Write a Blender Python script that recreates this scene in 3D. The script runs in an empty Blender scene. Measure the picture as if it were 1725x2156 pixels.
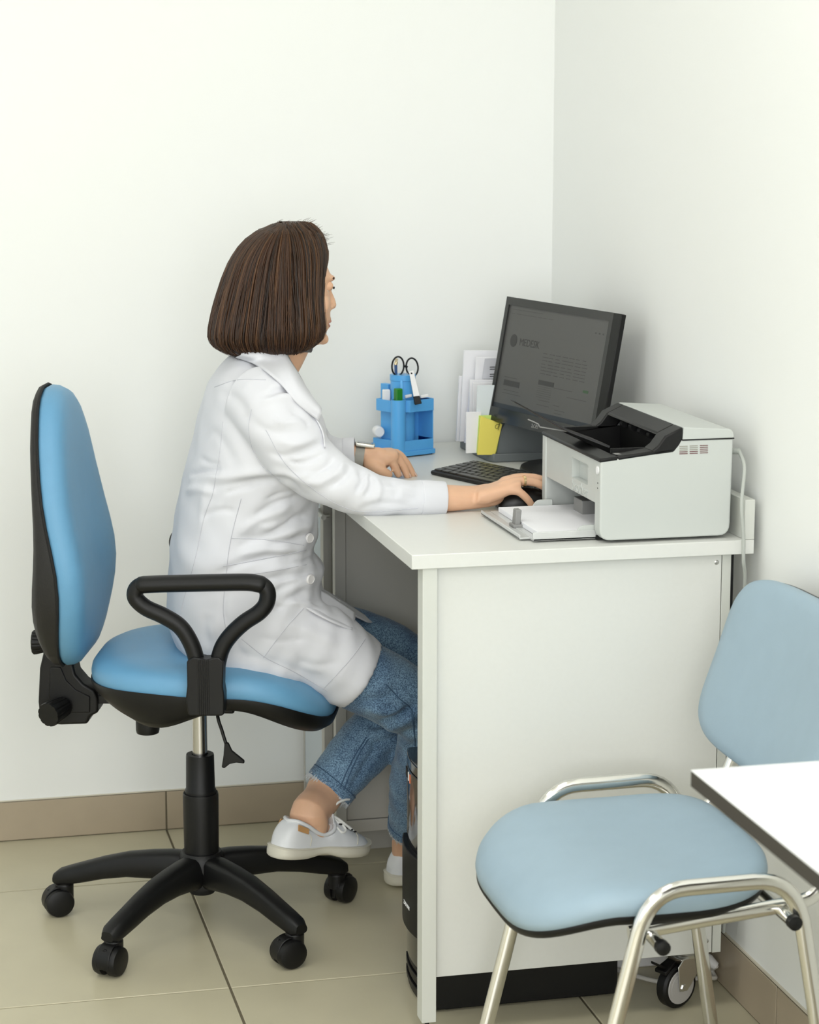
import bpy, bmesh, math, random
import numpy as np
from mathutils import Vector, Matrix
from mathutils.bvhtree import BVHTree

scene = bpy.context.scene
COL = scene.collection
random.seed(7)
np.random.seed(7)
PI = math.pi

# ------------------------------------------------------------------ camera
CAM_H = 1.548
F_PX = 4635.6
PITCH, YAW, ROLL = 0.177071, 0.232566, 0.00078
_cy, _sy, _cp, _sp = math.cos(YAW), math.sin(YAW), math.cos(PITCH), math.sin(PITCH)
FW = np.array([_sy * _cp, _cy * _cp, -_sp])
_rt = np.array([_cy, -_sy, 0.0])
_up = np.cross(_rt, FW)
RT = math.cos(ROLL) * _rt + math.sin(ROLL) * _up
UP = -math.sin(ROLL) * _rt + math.cos(ROLL) * _up
CAM = np.array([0, 0, CAM_H])

cam_data = bpy.data.cameras.new('camera')
cam = bpy.data.objects.new('camera', cam_data)
COL.objects.link(cam)
m = Matrix.Identity(4)
for i in range(3):
    m[i][0], m[i][1], m[i][2], m[i][3] = RT[i], UP[i], -FW[i], CAM[i]
cam.matrix_world = m
cam_data.sensor_fit = 'VERTICAL'
cam_data.sensor_height = 36.0
cam_data.lens = 36.0 * F_PX / 2156.0
cam_data.dof.use_dof = True
cam_data.dof.focus_distance = 4.0
cam_data.dof.aperture_fstop = 7.0
scene.camera = cam

# ------------------------------------------------------------------ light
scene.view_settings.view_transform = 'Standard'
scene.view_settings.look = 'None'
scene.view_settings.gamma = 1.0
scene.view_settings.use_curve_mapping = False
scene.view_settings.exposure = 0.04

world = bpy.data.worlds.new('world')
scene.world = world
world.use_nodes = True
world.node_tree.nodes['Background'].inputs[0].default_value = (0.86, 0.94, 1.0, 1)
world.node_tree.nodes['Background'].inputs[1].default_value = 1.0


def area_light(name, loc, rot, sx, sy, power, color):
    d = bpy.data.lights.new(name, 'AREA')
    d.shape = 'RECTANGLE'
    d.size, d.size_y = sx, sy
    d.energy = power
    d.color = color
    o = bpy.data.objects.new(name, d)
    o.location = loc
    o.rotation_euler = rot
    COL.objects.link(o)
    return o


# room limits
XW, YW, XL, YF, ZC = 1.428, 4.668, -2.5, -1.3, 2.9
# daylight entering by the tall window of the left wall (outside the picture) and by
# the window behind the photographer
area_light('window_daylight', (XL + 0.03, 2.2, 1.65), (0, -PI / 2, 0), 1.9, 3.2, 3, (0.96, 0.985, 1.0))
area_light('window_daylight_front', (-0.3, YF + 0.03, 1.6), (PI / 2, 0, 0), 2.6, 1.8, 74, (0.99, 0.992, 1.0))
CEIL = [(-1.0, -0.1), (0.6, -0.1), (-1.0, 1.4), (0.6, 1.4), (-1.0, 2.9), (0.6, 2.9)]  # unseen lamps added and placed to balance the light on the walls
for cx, cy_ in CEIL:
    area_light('added_ceiling_light', (cx, cy_, ZC - 0.045), (0, 0, 0), 0.56, 0.56, 4.8, (1.0, 0.99, 0.965))


def ray(px, py):
    return RT * (px - 862.5) / F_PX + UP * (1078 - py) / F_PX + FW


def at(px, py, ax, v):
    """point of the place seen at a pixel, on the plane axis ax = v"""
    d = ray(px, py)
    return CAM + d * (v - CAM[ax]) / d[ax]


def hitp(px, py, p0, n):
    d = ray(px, py)
    return CAM + d * (np.dot(np.asarray(p0) - CAM, n) / np.dot(d, n))


def proj(P):
    P = np.asarray(P) - CAM
    z = P @ FW
    return np.stack([862.5 + F_PX * (P @ RT) / z, 1078 - F_PX * (P @ UP) / z], -1)


# ------------------------------------------------------------------ materials
MATS = {}


def mat(name, color, rough=0.5, metal=0.0, spec=0.5, noise=0.0, nscale=60.0, bump=0.0, bscale=200.0,
        coat=0.0, sheen=0.0, stretch=None, color2=None, trans=0.0, ior=1.45, emit=0.0, alpha=1.0, sss=0.0):
    if name in MATS:
        return MATS[name]
    m = bpy.data.materials.new(name)
    m.use_nodes = True
    nt = m.node_tree
    b = nt.nodes['Principled BSDF']
    b.inputs['Roughness'].default_value = rough
    b.inputs['Metallic'].default_value = metal
    b.inputs['Specular IOR Level'].default_value = spec
    b.inputs['IOR'].default_value = ior
    b.inputs['Coat Weight'].default_value = coat
    b.inputs['Coat Roughness'].default_value = 0.12
    b.inputs['Sheen Weight'].default_value = sheen
    b.inputs['Transmission Weight'].default_value = trans
    b.inputs['Alpha'].default_value = alpha
    if sss:
        b.inputs['Subsurface Weight'].default_value = sss
        b.inputs['Subsurface Radius'].default_value = (0.008, 0.004, 0.002)
        b.inputs['Subsurface Scale'].default_value = 1.0
    c = (*color, 1)
    b.inputs['Base Color'].default_value = c
    if emit:
        b.inputs['Emission Color'].default_value = c
        b.inputs['Emission Strength'].default_value = emit
    tc = nt.nodes.new('ShaderNodeTexCoord')
    vec = tc.outputs['Object']
    if stretch:
        mp = nt.nodes.new('ShaderNodeMapping')
        mp.inputs['Scale'].default_value = stretch
        nt.links.new(vec, mp.inputs['Vector'])
        vec = mp.outputs['Vector']
    if noise or color2:
        n = nt.nodes.new('ShaderNodeTexNoise')
        n.inputs['Scale'].default_value = nscale
        n.inputs['Detail'].default_value = 6
        nt.links.new(vec, n.inputs['Vector'])
        r = nt.nodes.new('ShaderNodeValToRGB')
        r.color_ramp.elements[0].position = 0.3
        r.color_ramp.elements[1].position = 0.7
        if color2:
            a, e = c, (*color2, 1)
        else:
            a = (*[max(0, v * (1 - noise)) for v in color], 1)
            e = (*[min(1, v * (1 + noise)) for v in color], 1)
        r.color_ramp.elements[0].color = a
        r.color_ramp.elements[1].color = e
        nt.links.new(n.outputs['Fac'], r.inputs['Fac'])
        nt.links.new(r.outputs['Color'], b.inputs['Base Color'])
    if bump:
        n2 = nt.nodes.new('ShaderNodeTexNoise')
        n2.inputs['Scale'].default_value = bscale
        n2.inputs['Detail'].default_value = 4
        nt.links.new(vec, n2.inputs['Vector'])
        bp = nt.nodes.new('ShaderNodeBump')
        bp.inputs['Strength'].default_value = bump
        bp.inputs['Distance'].default_value = 0.002
        nt.links.new(n2.outputs['Fac'], bp.inputs['Height'])
        nt.links.new(bp.outputs['Normal'], b.inputs['Normal'])
    MATS[name] = m
    return m


def lin(r, g, b):
    """8-bit sRGB to linear"""
    f = lambda v: (v / 255 / 12.92) if v / 255 < 0.04045 else ((v / 255 + 0.055) / 1.055) ** 2.4
    return (f(r), f(g), f(b))


M_WALL = mat('wall_paint', (0.895, 0.908, 0.882), 0.75, spec=0.25, bump=0.05, bscale=700)
M_CEIL = mat('ceiling_paint', (0.85, 0.85, 0.83), 0.9, spec=0.1)
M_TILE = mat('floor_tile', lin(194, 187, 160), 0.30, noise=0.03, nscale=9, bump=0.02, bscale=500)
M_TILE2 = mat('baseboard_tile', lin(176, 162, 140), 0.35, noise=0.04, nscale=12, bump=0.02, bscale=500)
M_GROUT = mat('grout', lin(104, 97, 78), 0.9)
M_CAULK = mat('caulk', lin(214, 208, 190), 0.7)
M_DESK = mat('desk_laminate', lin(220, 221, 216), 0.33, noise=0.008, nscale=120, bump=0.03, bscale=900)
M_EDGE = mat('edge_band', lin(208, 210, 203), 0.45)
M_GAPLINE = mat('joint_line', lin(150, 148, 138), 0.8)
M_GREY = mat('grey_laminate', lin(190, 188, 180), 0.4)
M_BLACK = mat('black_plastic', lin(15, 15, 15), 0.42, spec=.38, bump=0.12, bscale=1500)
M_BLACKT = mat('black_textured', lin(30, 29, 27), 0.55, bump=0.3, bscale=1200)
M_BLACKG = mat('black_gloss', lin(12, 12, 13), 0.08, coat=0.5)
M_DARK = mat('dark_matt', lin(15, 15, 15), 0.7)
M_BLUE = mat('blue_leatherette', lin(102, 156, 192), 0.42, noise=0.02, nscale=25, bump=0.16, bscale=1400)
M_PALEBLUE = mat('pale_blue_leatherette', lin(154, 176, 190), 0.46, noise=0.02, nscale=25, bump=0.12, bscale=1400)
M_CHROME = mat('chrome', (0.78, 0.77, 0.73), 0.16, metal=1.0)
M_STEEL = mat('steel', (0.62, 0.62, 0.6), 0.28, metal=1.0)
M_WPLASTIC = mat('white_plastic', lin(196, 200, 196), 0.42, bump=0.04, bscale=1500)
M_WHITE = mat('white', lin(240, 240, 240), 0.5)
M_PAPER = mat('paper', lin(243, 243, 246), 0.8)
M_GUIDE = mat('grey_guide', lin(140, 140, 138), 0.5)
M_CLEAR = mat('frosted_plastic', lin(232, 234, 232), 0.25, trans=0.35)
M_OBLUE = mat('organizer_blue', lin(92, 174, 236), 0.35, bump=0.03, bscale=900, sss=0.05)
M_GREEN = mat('green_plastic', lin(28, 124, 36), 0.4)
M_YELLOW = mat('yellow_paper', lin(240, 226, 108), 0.8)
M_LIME = mat('lime_paper', lin(212, 236, 130), 0.8)
M_SORT = mat('sorter_grey', lin(112, 118, 120), 0.5)
M_TABLE = mat('table_white', lin(238, 240, 240), 0.3)
M_TEDGE = mat('table_edge', lin(62, 58, 52), 0.6)
M_CABLE = mat('grey_cable', lin(178, 182, 176), 0.5)
M_WCABLE = mat('white_cable', lin(215, 212, 204), 0.5)
M_WHEELG = mat('wheel_grey', lin(186, 184, 182), 0.5)
M_PALECAB = mat('pale_blue_panel', lin(196, 208, 216), 0.25, coat=0.3)
M_GOLD = mat('gold', (0.9, 0.68, 0.38), 0.2, metal=1.0)
M_RED = mat('led_orange', lin(240, 140, 100), 0.4)
M_LAMP = mat('added_lamp_diffuser', (1, 0.99, 0.96), 0.5, emit=3.0)


# ------------------------------------------------------------------ mesh helpers
class MB:
    """collects shapes of ONE mesh"""

    def __init__(s):
        s.v = []
        s.f = []

    def add(s, verts, faces):
        n = len(s.v)
        s.v += [tuple(map(float, p)) for p in verts]
        s.f += [tuple(i + n for i in f) for f in faces]
        return s

    def box(s, x0, x1, y0, y1, z0, z1):
        v = [(x0, y0, z0), (x1, y0, z0), (x1, y1, z0), (x0, y1, z0), (x0, y0, z1), (x1, y0, z1), (x1, y1, z1), (x0, y1, z1)]
        return s.add(v, [(0, 3, 2, 1), (4, 5, 6, 7), (0, 1, 5, 4), (1, 2, 6, 5), (2, 3, 7, 6), (3, 0, 4, 7)])

    def prism(s, poly, vec):
        """closed planar polygon extruded along a vector"""
        n = len(poly)
        p = [np.array(q, float) for q in poly]
        q = [a + np.array(vec, float) for a in p]
        f = [tuple(range(n))[::-1], tuple(range(n, 2 * n))]
        f += [(i, (i + 1) % n, n + (i + 1) % n, n + i) for i in range(n)]
        return s.add(p + q, f)

    def rings(s, rings, cap=True, closed=False):
        """loft through rings of equal length"""
        n = len(rings[0])
        v = [p for r in rings for p in r]
        f = []
        K = len(rings)
        for k in range(K if closed else K - 1):
            a, b = k * n, ((k + 1) % K) * n
            for i in range(n):
                j = (i + 1) % n
                f.append((a + i, a + j, b + j, b + i))
        if cap and not closed:
            f.append(tuple(range(n))[::-1])
            f.append(tuple(range((K - 1) * n, K * n)))
        return s.add(v, f)

    def tube(s, pts, rad, seg=10, ry=None, closed=False, round_ends=False, up=None):
        """tube along a path; rad number or list; ry second radius (flat tube)"""
        P = [np.array(p, float) for p in pts]
        n = len(P)
        R = [rad] * n if np.isscalar(rad) else list(rad)
        RY = R if ry is None else ([ry] * n if np.isscalar(ry) else list(ry))
        T = []
        for i in range(n):
            if closed:
                t = P[(i + 1) % n] - P[i - 1]
            else:
                t = P[min(i + 1, n - 1)] - P[max(i - 1, 0)]
            T.append(t / (np.linalg.norm(t) + 1e-12))
        u = np.array(up, float) if up is not None else (np.array([0, 0, 1.0]) if abs(T[0][2]) < 0.9 else np.array([1.0, 0, 0]))
        rings = []
        prev = None
        for i in range(n):
            t = T[i]
            base = u if (up is not None or prev is None) else prev
            a = base - t * np.dot(base, t)
            if np.linalg.norm(a) < 1e-6:
                a = prev if prev is not None else np.array([0, 1.0, 0])
            a /= np.linalg.norm(a)
            prev = a
            b = np.cross(t, a)
            ring = lambda c, ra, rb: [c + b * ra * math.cos(2 * PI * k / seg) + a * rb * math.sin(2 * PI * k / seg) for k in range(seg)]
            if round_ends and not closed and i == 0:
                for th in (80, 60, 40, 20):
                    q = math.radians(th)
                    rings.append(ring(P[0] - t * R[0] * math.sin(q), R[0] * math.cos(q), RY[0] * math.cos(q)))
            rings.append(ring(P[i], R[i], RY[i]))
            if round_ends and not closed and i == n - 1:
                for th in (20, 40, 60, 80):
                    q = math.radians(th)
                    rings.append(ring(P[i] + t * R[i] * math.sin(q), R[i] * math.cos(q), RY[i] * math.cos(q)))
        return s.rings(rings, cap=True, closed=closed)

    def lathe(s, prof, seg=32, axis='z', org=(0, 0, 0)):
        """profile of (radius, height) turned about an axis"""
        rings = []
        for r, h in prof:
            ring = []
            for k in range(seg):
                a = 2 * PI * k / seg
                c, d = max(r, 1e-5) * math.cos(a), max(r, 1e-5) * math.sin(a)
                p = {'z': (c, d, h), 'x': (h, c, d), 'y': (d, h, c)}[axis]
                ring.append(np.array(p) + np.array(org, float))
            rings.append(ring)
        return s.rings(rings)

    def ball(s, c, rx, ry, rz, seg=16, n=9):
        pr = [(math.cos(t) * 1.0, math.sin(t)) for t in np.linspace(-PI / 2 + .02, PI / 2 - .02, n)]
        rings = [[np.array(c) + np.array([rx * r * math.cos(2 * PI * k / seg), ry * r * math.sin(2 * PI * k / seg), rz * h]) for k in range(seg)] for r, h in pr]
        return s.rings(rings)

    def xf(s, M):
        M = Matrix(M)
        s.v = [tuple(M @ Vector(p)) for p in s.v]
        return s

    def mesh(s, name):
        me = bpy.data.meshes.new(name)
        me.from_pydata(s.v, [], s.f)
        me.validate()
        bm = bmesh.new()
        bm.from_mesh(me)
        bmesh.ops.recalc_face_normals(bm, faces=bm.faces)
        bm.to_mesh(me)
        bm.free()
        return me


def smooth(me, on=True):
    me.polygons.foreach_set('use_smooth', [on] * len(me.polygons))


def obj(name, mb, material, parent=None, bevel=0.0, seg=2, sm=None, angle=40, subd=0):
    me = mb.mesh(name) if isinstance(mb, MB) else mb
    o = bpy.data.objects.new(name, me)
    COL.objects.link(o)
    if material is not None and not me.materials:
        me.materials.append(material)
    if parent is not None:
        o.parent = parent
    if sm is None:
        sm = True
    if sm:
        smooth(me)
        bm = bmesh.new()
        bm.from_mesh(me)
        lim = math.radians(angle)
        for e in bm.edges:
            if len(e.link_faces) == 2 and e.calc_face_angle(0) > lim:
                e.smooth = False
        bm.to_mesh(me)
        bm.free()
    if bevel:
        md = o.modifiers.new('bevel', 'BEVEL')
        md.width = bevel
        md.segments = seg
        md.limit_method = 'ANGLE'
        md.angle_limit = math.radians(35)
        md.harden_normals = False
    if subd:
        md = o.modifiers.new('subd', 'SUBSURF')
        md.levels = md.render_levels = subd
    return o


def tag(o, label, cat, group=None):
    o['label'] = label
    o['category'] = cat
    if group:
        o['group'] = group
    return o


def thing(name, label, cat, loc=(0, 0, 0), rotz=0.0, group=None):
    o = bpy.data.objects.new(name, None)
    o.empty_display_size = 0.05
    COL.objects.link(o)
    o.location = loc
    o.rotation_euler = (0, 0, rotz)
    return tag(o, label, cat, group)


def struct(o, label=None):
    o['kind'] = 'structure'
    if label:
        o['label'] = label
    return o


def text_mesh(name, body, size, depth=0.0003):
    cu = bpy.data.curves.new(name, 'FONT')
    cu.body = body
    cu.size = size
    cu.extrude = depth
    cu.align_x = 'CENTER'
    cu.align_y = 'CENTER'
    cu.resolution_u = 3
    t = bpy.data.objects.new(name, cu)
    COL.objects.link(t)
    bpy.context.view_layer.update()
    me = bpy.data.meshes.new_from_object(t.evaluated_get(bpy.context.evaluated_depsgraph_get()))
    bpy.data.objects.remove(t)
    bpy.data.curves.remove(cu)
    me.name = name
    return me


def text_on(name, body, size, origin, xdir, ydir, material, parent, depth=0.0003, sx=1.0):
    me = text_mesh(name, body, size, depth)
    x = np.array(xdir, float); x /= np.linalg.norm(x)
    y = np.array(ydir, float); y /= np.linalg.norm(y)
    z = np.cross(x, y)
    M = Matrix(((x[0] * sx, y[0], z[0], origin[0]), (x[1] * sx, y[1], z[1], origin[1]), (x[2] * sx, y[2], z[2], origin[2]), (0, 0, 0, 1)))
    me.transform(M)
    o = bpy.data.objects.new(name, me)
    COL.objects.link(o)
    me.materials.append(material)
    o.parent = parent
    return o


def arc(c, r, a0, a1, n, ax=(1, 0, 0), ay=(0, 0, 1)):
    c, ax, ay = np.array(c, float), np.array(ax, float), np.array(ay, float)
    return [c + ax * r * math.cos(a) + ay * r * math.sin(a) for a in np.linspace(a0, a1, n)]


def bez(pts, n=12):
    """Catmull-Rom through points"""
    P = [np.array(p, float) for p in pts]
    P = [2 * P[0] - P[1]] + P + [2 * P[-1] - P[-2]]
    out = []
    for i in range(1, len(P) - 2):
        for k in range(n):
            t = k / n
            a, b, c, d = P[i - 1], P[i], P[i + 1], P[i + 2]
            out.append(0.5 * ((2 * b) + (c - a) * t + (2 * a - 5 * b + 4 * c - d) * t * t + (3 * b - a - 3 * c + d) * t ** 3))
    out.append(P[-2])
    return out


# ================================================================== the setting
# floor: grout bed with every tile a piece of its own
GX0, GY0, GS = 0.5535, 4.342, 0.6035
fl = struct(obj('floor', MB().box(XL, XW, YF, YW, -0.05, -0.0025), M_GROUT, sm=False), 'beige tiled floor')
xs = [GX0 + GS * k for k in range(-6, 3)]
ys = [GY0 - GS * k for k in range(-1, 11)]
tile_cache = {}
for xa in xs:
    for ya in ys:
        x0, x1 = max(xa - GS + 0.0024, XL), min(xa - 0.0024, XW)
        y0, y1 = max(ya - GS + 0.0024, YF), min(ya - 0.0024, YW)
        if x1 - x0 < 0.02 or y1 - y0 < 0.02:
            continue
        key = (round(x1 - x0, 3), round(y1 - y0, 3))
        if key not in tile_cache:
            w, h = (x1 - x0) / 2, (y1 - y0) / 2
            b = 0.001
            mb = MB().rings([[(-w, -h, -.004), (w, -h, -.004), (w, h, -.004), (-w, h, -.004)],
                             [(-w, -h, -b), (w, -h, -b), (w, h, -b), (-w, h, -b)],
                             [(-w + b, -h + b, 0), (w - b, -h + b, 0), (w - b, h - b, 0), (-w + b, h - b, 0)]])
            me = mb.mesh('tile')
            me.materials.append(M_TILE)
            tile_cache[key] = me
        t = bpy.data.objects.new('tile', tile_cache[key])
        COL.objects.link(t)
        t.location = ((x0 + x1) / 2, (y0 + y1) / 2, 0)
        t.parent = fl

T = 0.12
struct(obj('wall_back', MB().box(XL - T, XW + T, YW, YW + T, -0.05, ZC + T), M_WALL, sm=False), 'white painted back wall')
struct(obj('wall_right', MB().box(XW, XW + T, YF - T, YW, -0.05, ZC + T), M_WALL, sm=False), 'white painted right wall')
# left wall with a window opening
wl = MB()
wy0, wy1, wz0, wz1 = 0.6, 3.8, 0.7, 2.6
wl.box(XL - T, XL, YF - T, wy0, -0.05, ZC + T).box(XL - T, XL, wy1, YW, -0.05, ZC + T)
wl.box(XL - T, XL, wy0, wy1, -0.05, wz0).box(XL - T, XL, wy0, wy1, wz1, ZC + T)
struct(obj('wall_left', wl, M_WALL, sm=False), 'white painted wall with a window')
wf = MB()
fx0, fx1, fz0, fz1 = -1.6, 1.0, 0.7, 2.5
wf.box(XL, fx0, YF - T, YF, -0.05, ZC + T).box(fx1, XW, YF - T, YF, -0.05, ZC + T)
wf.box(fx0, fx1, YF - T, YF, -0.05, fz0).box(fx0, fx1, YF - T, YF, fz1, ZC + T)
struct(obj('wall_front', wf, M_WALL, sm=False), 'white painted wall behind the viewer')
struct(obj('ceiling', MB().box(XL, XW, YF, YW, ZC, ZC + T), M_CEIL, sm=False), 'white ceiling')
wn = struct(obj('window_1', MB().box(XL - .07, XL - .03, wy0, wy0 + .06, wz0, wz1).box(XL - .07, XL - .03, wy1 - .06, wy1, wz0, wz1)
                .box(XL - .07, XL - .03, wy0, wy1, wz0, wz0 + .06).box(XL - .07, XL - .03, wy0, wy1, wz1 - .06, wz1)
                .box(XL - .07, XL - .03, (wy0 + wy1) / 2 - .03, (wy0 + wy1) / 2 + .03, wz0, wz1), M_WHITE, sm=False), 'white framed window')
wn = struct(obj('window_2', MB().box(fx0, fx0 + .06, YF - .07, YF - .03, fz0, fz1).box(fx1 - .06, fx1, YF - .07, YF - .03, fz0, fz1)
                .box(fx0, fx1, YF - .07, YF - .03, fz0, fz0 + .06).box(fx0, fx1, YF - .07, YF - .03, fz1 - .06, fz1), M_WHITE, sm=False), 'white framed window')
for cx, cy_ in CEIL:  # panels added out of view to go with the ceiling lights
    lp = thing('added_ceiling_lamp', 'added square white ceiling lamp panel, out of view', 'lamp', (cx, cy_, ZC - 0.03), 0, 'added ceiling lamp panels')
    obj('frame', MB().box(-.3, .3, -.3, -.28, 0, .03).box(-.3, .3, .28, .3, 0, .03).box(-.3, -.28, -.28, .28, 0, .03).box(.28, .3, -.28, .28, 0, .03), M_WHITE, lp, sm=False)
    obj('diffuser', MB().box(-.28, .28, -.28, .28, 0.005, .03), M_LAMP, lp, sm=False)

# baseboards of tile pieces
YB, XB = 4.660, 1.422
bb = struct(obj('baseboard_back', MB().box(XL, XB, YB + .0015, YW, 0, 0.089), M_GROUT, sm=False), 'tiled baseboard on the back wall')
for k in range(-5, 2):
    x0, x1 = max(GX0 + GS * k + .0018, XL), min(GX0 + GS * (k + 1) - .0018, XB)
    if x1 > x0:
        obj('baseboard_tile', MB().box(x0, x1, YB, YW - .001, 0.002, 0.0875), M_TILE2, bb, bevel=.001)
obj('caulk_bead', MB().box(XL, XB, YB + .002, YW, 0.0878, 0.0905), M_CAULK, bb, sm=False)
bb = struct(obj('baseboard_right', MB().box(XB + .0015, XW, YF, YB, 0, 0.098), M_GROUT, sm=False), 'tiled baseboard on the right wall')
for k in range(-9, 2):
    y0, y1 = max(3.9 + GS * k - GS + .0018, YF), min(3.9 + GS * k - .0018, YB)
    if y1 > y0:
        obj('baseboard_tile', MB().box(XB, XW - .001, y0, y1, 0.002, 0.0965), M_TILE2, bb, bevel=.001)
obj('caulk_bead', MB().box(XB + .002, XW, YF, YB, 0.0968, 0.101), M_CAULK, bb, sm=False)

# ================================================================== desk
DZ = 0.8453
YD = 3.43
desk = thing('desk', 'white laminate desk with a back upstand standing in the corner', 'desk', (0, 0, 0))
obj('desktop', MB().box(.8165, 1.413, YD, 4.655, DZ - .0243, DZ), M_DESK, desk, bevel=.0012)
obj('back_upstand', MB().box(1.395, 1.413, YD, 4.655, DZ + .0003, DZ + .069), M_EDGE, desk, bevel=.0012)
obj('side_panel', MB().box(.8625, 1.3625, 3.449, 3.467, .106, DZ - .0245), M_DESK, desk, bevel=.0008)
obj('post', MB().box(.836, .861, 3.435, 3.470, .031, DZ - .0245), M_EDGE, desk, bevel=.0008)
obj('post', MB().box(1.3640, 1.380, 3.449, 3.470, .105, DZ - .0245), M_EDGE, desk, bevel=.0008)
obj('foot', MB().lathe([(.011, 0), (.011, .006), (.004, .007), (.004, .031)], 16, org=(.849, 3.452, 0)), M_BLACK, desk)
# far support
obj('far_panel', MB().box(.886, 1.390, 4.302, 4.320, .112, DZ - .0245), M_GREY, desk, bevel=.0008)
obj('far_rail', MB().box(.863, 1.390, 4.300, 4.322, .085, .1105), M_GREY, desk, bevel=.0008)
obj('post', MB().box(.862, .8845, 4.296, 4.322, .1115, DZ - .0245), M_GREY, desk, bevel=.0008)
obj('foot', MB().lathe([(.016, 0), (.016, .008), (.005, .009), (.005, .085)], 16, org=(1.3, 4.311, 0)), M_BLACK, desk)
obj('foot', MB().lathe([(.016, 0), (.016, .008), (.005, .009), (.005, .085)], 16, org=(1.06, 4.311, 0)), M_BLACK, desk)
for px, py in ((1509, 1184), (1488, 1981)):
    p = at(px, py, 1, 3.449)
    obj('screw', MB().lathe([(.0042, .0022), (.0042, -.0006), (.0028, -.0016), (.0011, -.0016), (.0011, .0004), (.0004, .0005)], 14, 'y', tuple(p)), M_STEEL, desk)

# swivel castor under the corner of the desk
cs = bpy.data.objects.new('castor', None)
COL.objects.link(cs)
cs.parent = desk
cw = at(1424, 2073, 1, 3.476)
ax = np.array([.42, -.90, 0]); ax /= np.linalg.norm(ax)
fwd = np.array([-.90, -.42, 0]); fwd /= np.linalg.norm(fwd)
R = cw[2]


def disc(mb, c, axis, r, h0, h1, seg=36, bev=0.003):
    axis = np.array(axis); axis = axis / np.linalg.norm(axis)
    a = np.cross(axis, (0, 0, 1)); a /= np.linalg.norm(a)
    b = np.cross(axis, a)
    rings = []
    for rr, h in ((r - bev, h0), (r, h0 + bev), (r, h1 - bev), (r - bev, h1)):
        rings.append([np.array(c) + axis * h + (a * math.cos(2 * PI * k / seg) + b * math.sin(2 * PI * k / seg)) * rr for k in range(seg)])
    return mb.rings(rings)


obj('tyre', disc(MB(), cw, ax, R, -.012, .012, bev=.004), M_BLACK, cs)
obj('wheel_disc', disc(MB(), cw, ax, R * .78, -.0135, .0135, bev=.001), M_WHEELG, cs)
obj('hub_ring', disc(disc(MB(), cw, ax, R * .62, .0130, .0138, bev=.0003), cw, ax, R * .60, .0137, .0142, bev=.0003), M_WHEELG, cs)
top = cw - fwd * .032 + np.array([0, 0, .1 - R])
fk = MB()
for s in (-1, 1):
    o_ = ax * s * .0165
    poly = [cw + o_ + fwd * .008 + np.array([0, 0, -.006]), cw + o_ - fwd * .010 + np.array([0, 0, -.008]),
            cw + o_ - fwd * .048 + np.array([0, 0, .034]), cw + o_ - fwd * .052 + np.array([0, 0, .052]),
            cw + o_ + fwd * .002 + np.array([0, 0, .052]), cw + o_ + fwd * .014 + np.array([0, 0, .040])]
    fk.prism(poly, ax * .0022 * s)
fk.prism([cw + ax * .018 - fwd * .052 + np.array([0, 0, .050]), cw - ax * .018 - fwd * .052 + np.array([0, 0, .050]),
          cw - ax * .018 + fwd * .006 + np.array([0, 0, .050]), cw + ax * .018 + fwd * .006 + np.array([0, 0, .050])], (0, 0, .003))
obj('fork', fk, M_STEEL, cs, bevel=.002)
obj('swivel_head', MB().lathe([(.010, .045), (.023, .050), (.026, .056), (.022, .062), (.020, .072), (.008, .074)], 28, org=tuple(cw - fwd * .028)), M_STEEL, cs)
obj('axle_bolt', disc(MB(), cw, ax, .007, -.021, .021, 6, .001), M_STEEL, cs)
bl = MB().prism([cw - ax * .010 + fwd * .012 + np.array([0, 0, .044]), cw + ax * .010 + fwd * .012 + np.array([0, 0, .044]),
                 cw + ax * .014 + fwd * .040 + np.array([0, 0, .030]), cw - ax * .014 + fwd * .040 + np.array([0, 0, .030])], (0, 0, .006))
bl.prism([cw - ax * .006 + fwd * .03 + np.array([0, 0, .036]), cw + ax * .006 + fwd * .03 + np.array([0, 0, .036]),
          cw + ax * .006 + fwd * .058 + np.array([0, 0, .052]), cw - ax * .006 + fwd * .058 + np.array([0, 0, .052])], (0, 0, .005))
obj('brake_pedal', bl, M_BLACK, cs, bevel=.001)

# ------------------------------------------------------------------ second cabinet by the back wall
cab = thing('storage_cabinet', 'narrow pale blue cabinet with a steel rod handle behind the desk', 'cabinet', (0, 0, 0))
x0 = at(641, 1600, 1, 4.652)[0]
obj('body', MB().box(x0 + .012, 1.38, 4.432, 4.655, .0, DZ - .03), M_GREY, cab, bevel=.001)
obj('door', MB().box(x0, x0 + .011, 4.436, 4.640, .095, DZ - .034), M_PALECAB, cab, bevel=.001)
obj('side_trim', MB().box(x0 - .001, x0 + .011, 4.642, 4.655, .0, DZ - .03), M_GREY, cab, bevel=.0008)
obj('kick_board', MB().box(x0 + .002, x0 + .011, 4.436, 4.640, .0, .092), M_GREY, cab, bevel=.0008)
xa, xb = at(682, 1300, 1, 4.40)[0], at(700.5, 1300, 1, 4.40)[0]
obj('end_post', MB().box(xa, xb, 4.402, 4.4315, .0, DZ - .028), M_GREY, cab, bevel=.0008)
pr = at(672, 1081, 0, x0 - .014)
obj('handle', MB().tube([(x0 - .014, pr[1] - .05, pr[2]), (x0 - .014, pr[1] + .06, pr[2])], .0055, 14), M_STEEL, cab)
for dy in (-.03, .04):
    obj('handle_mount', MB().tube([(x0 - .014, pr[1] + dy, pr[2]), (x0 + .002, pr[1] + dy, pr[2])], .004, 10), M_STEEL, cab)

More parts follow.
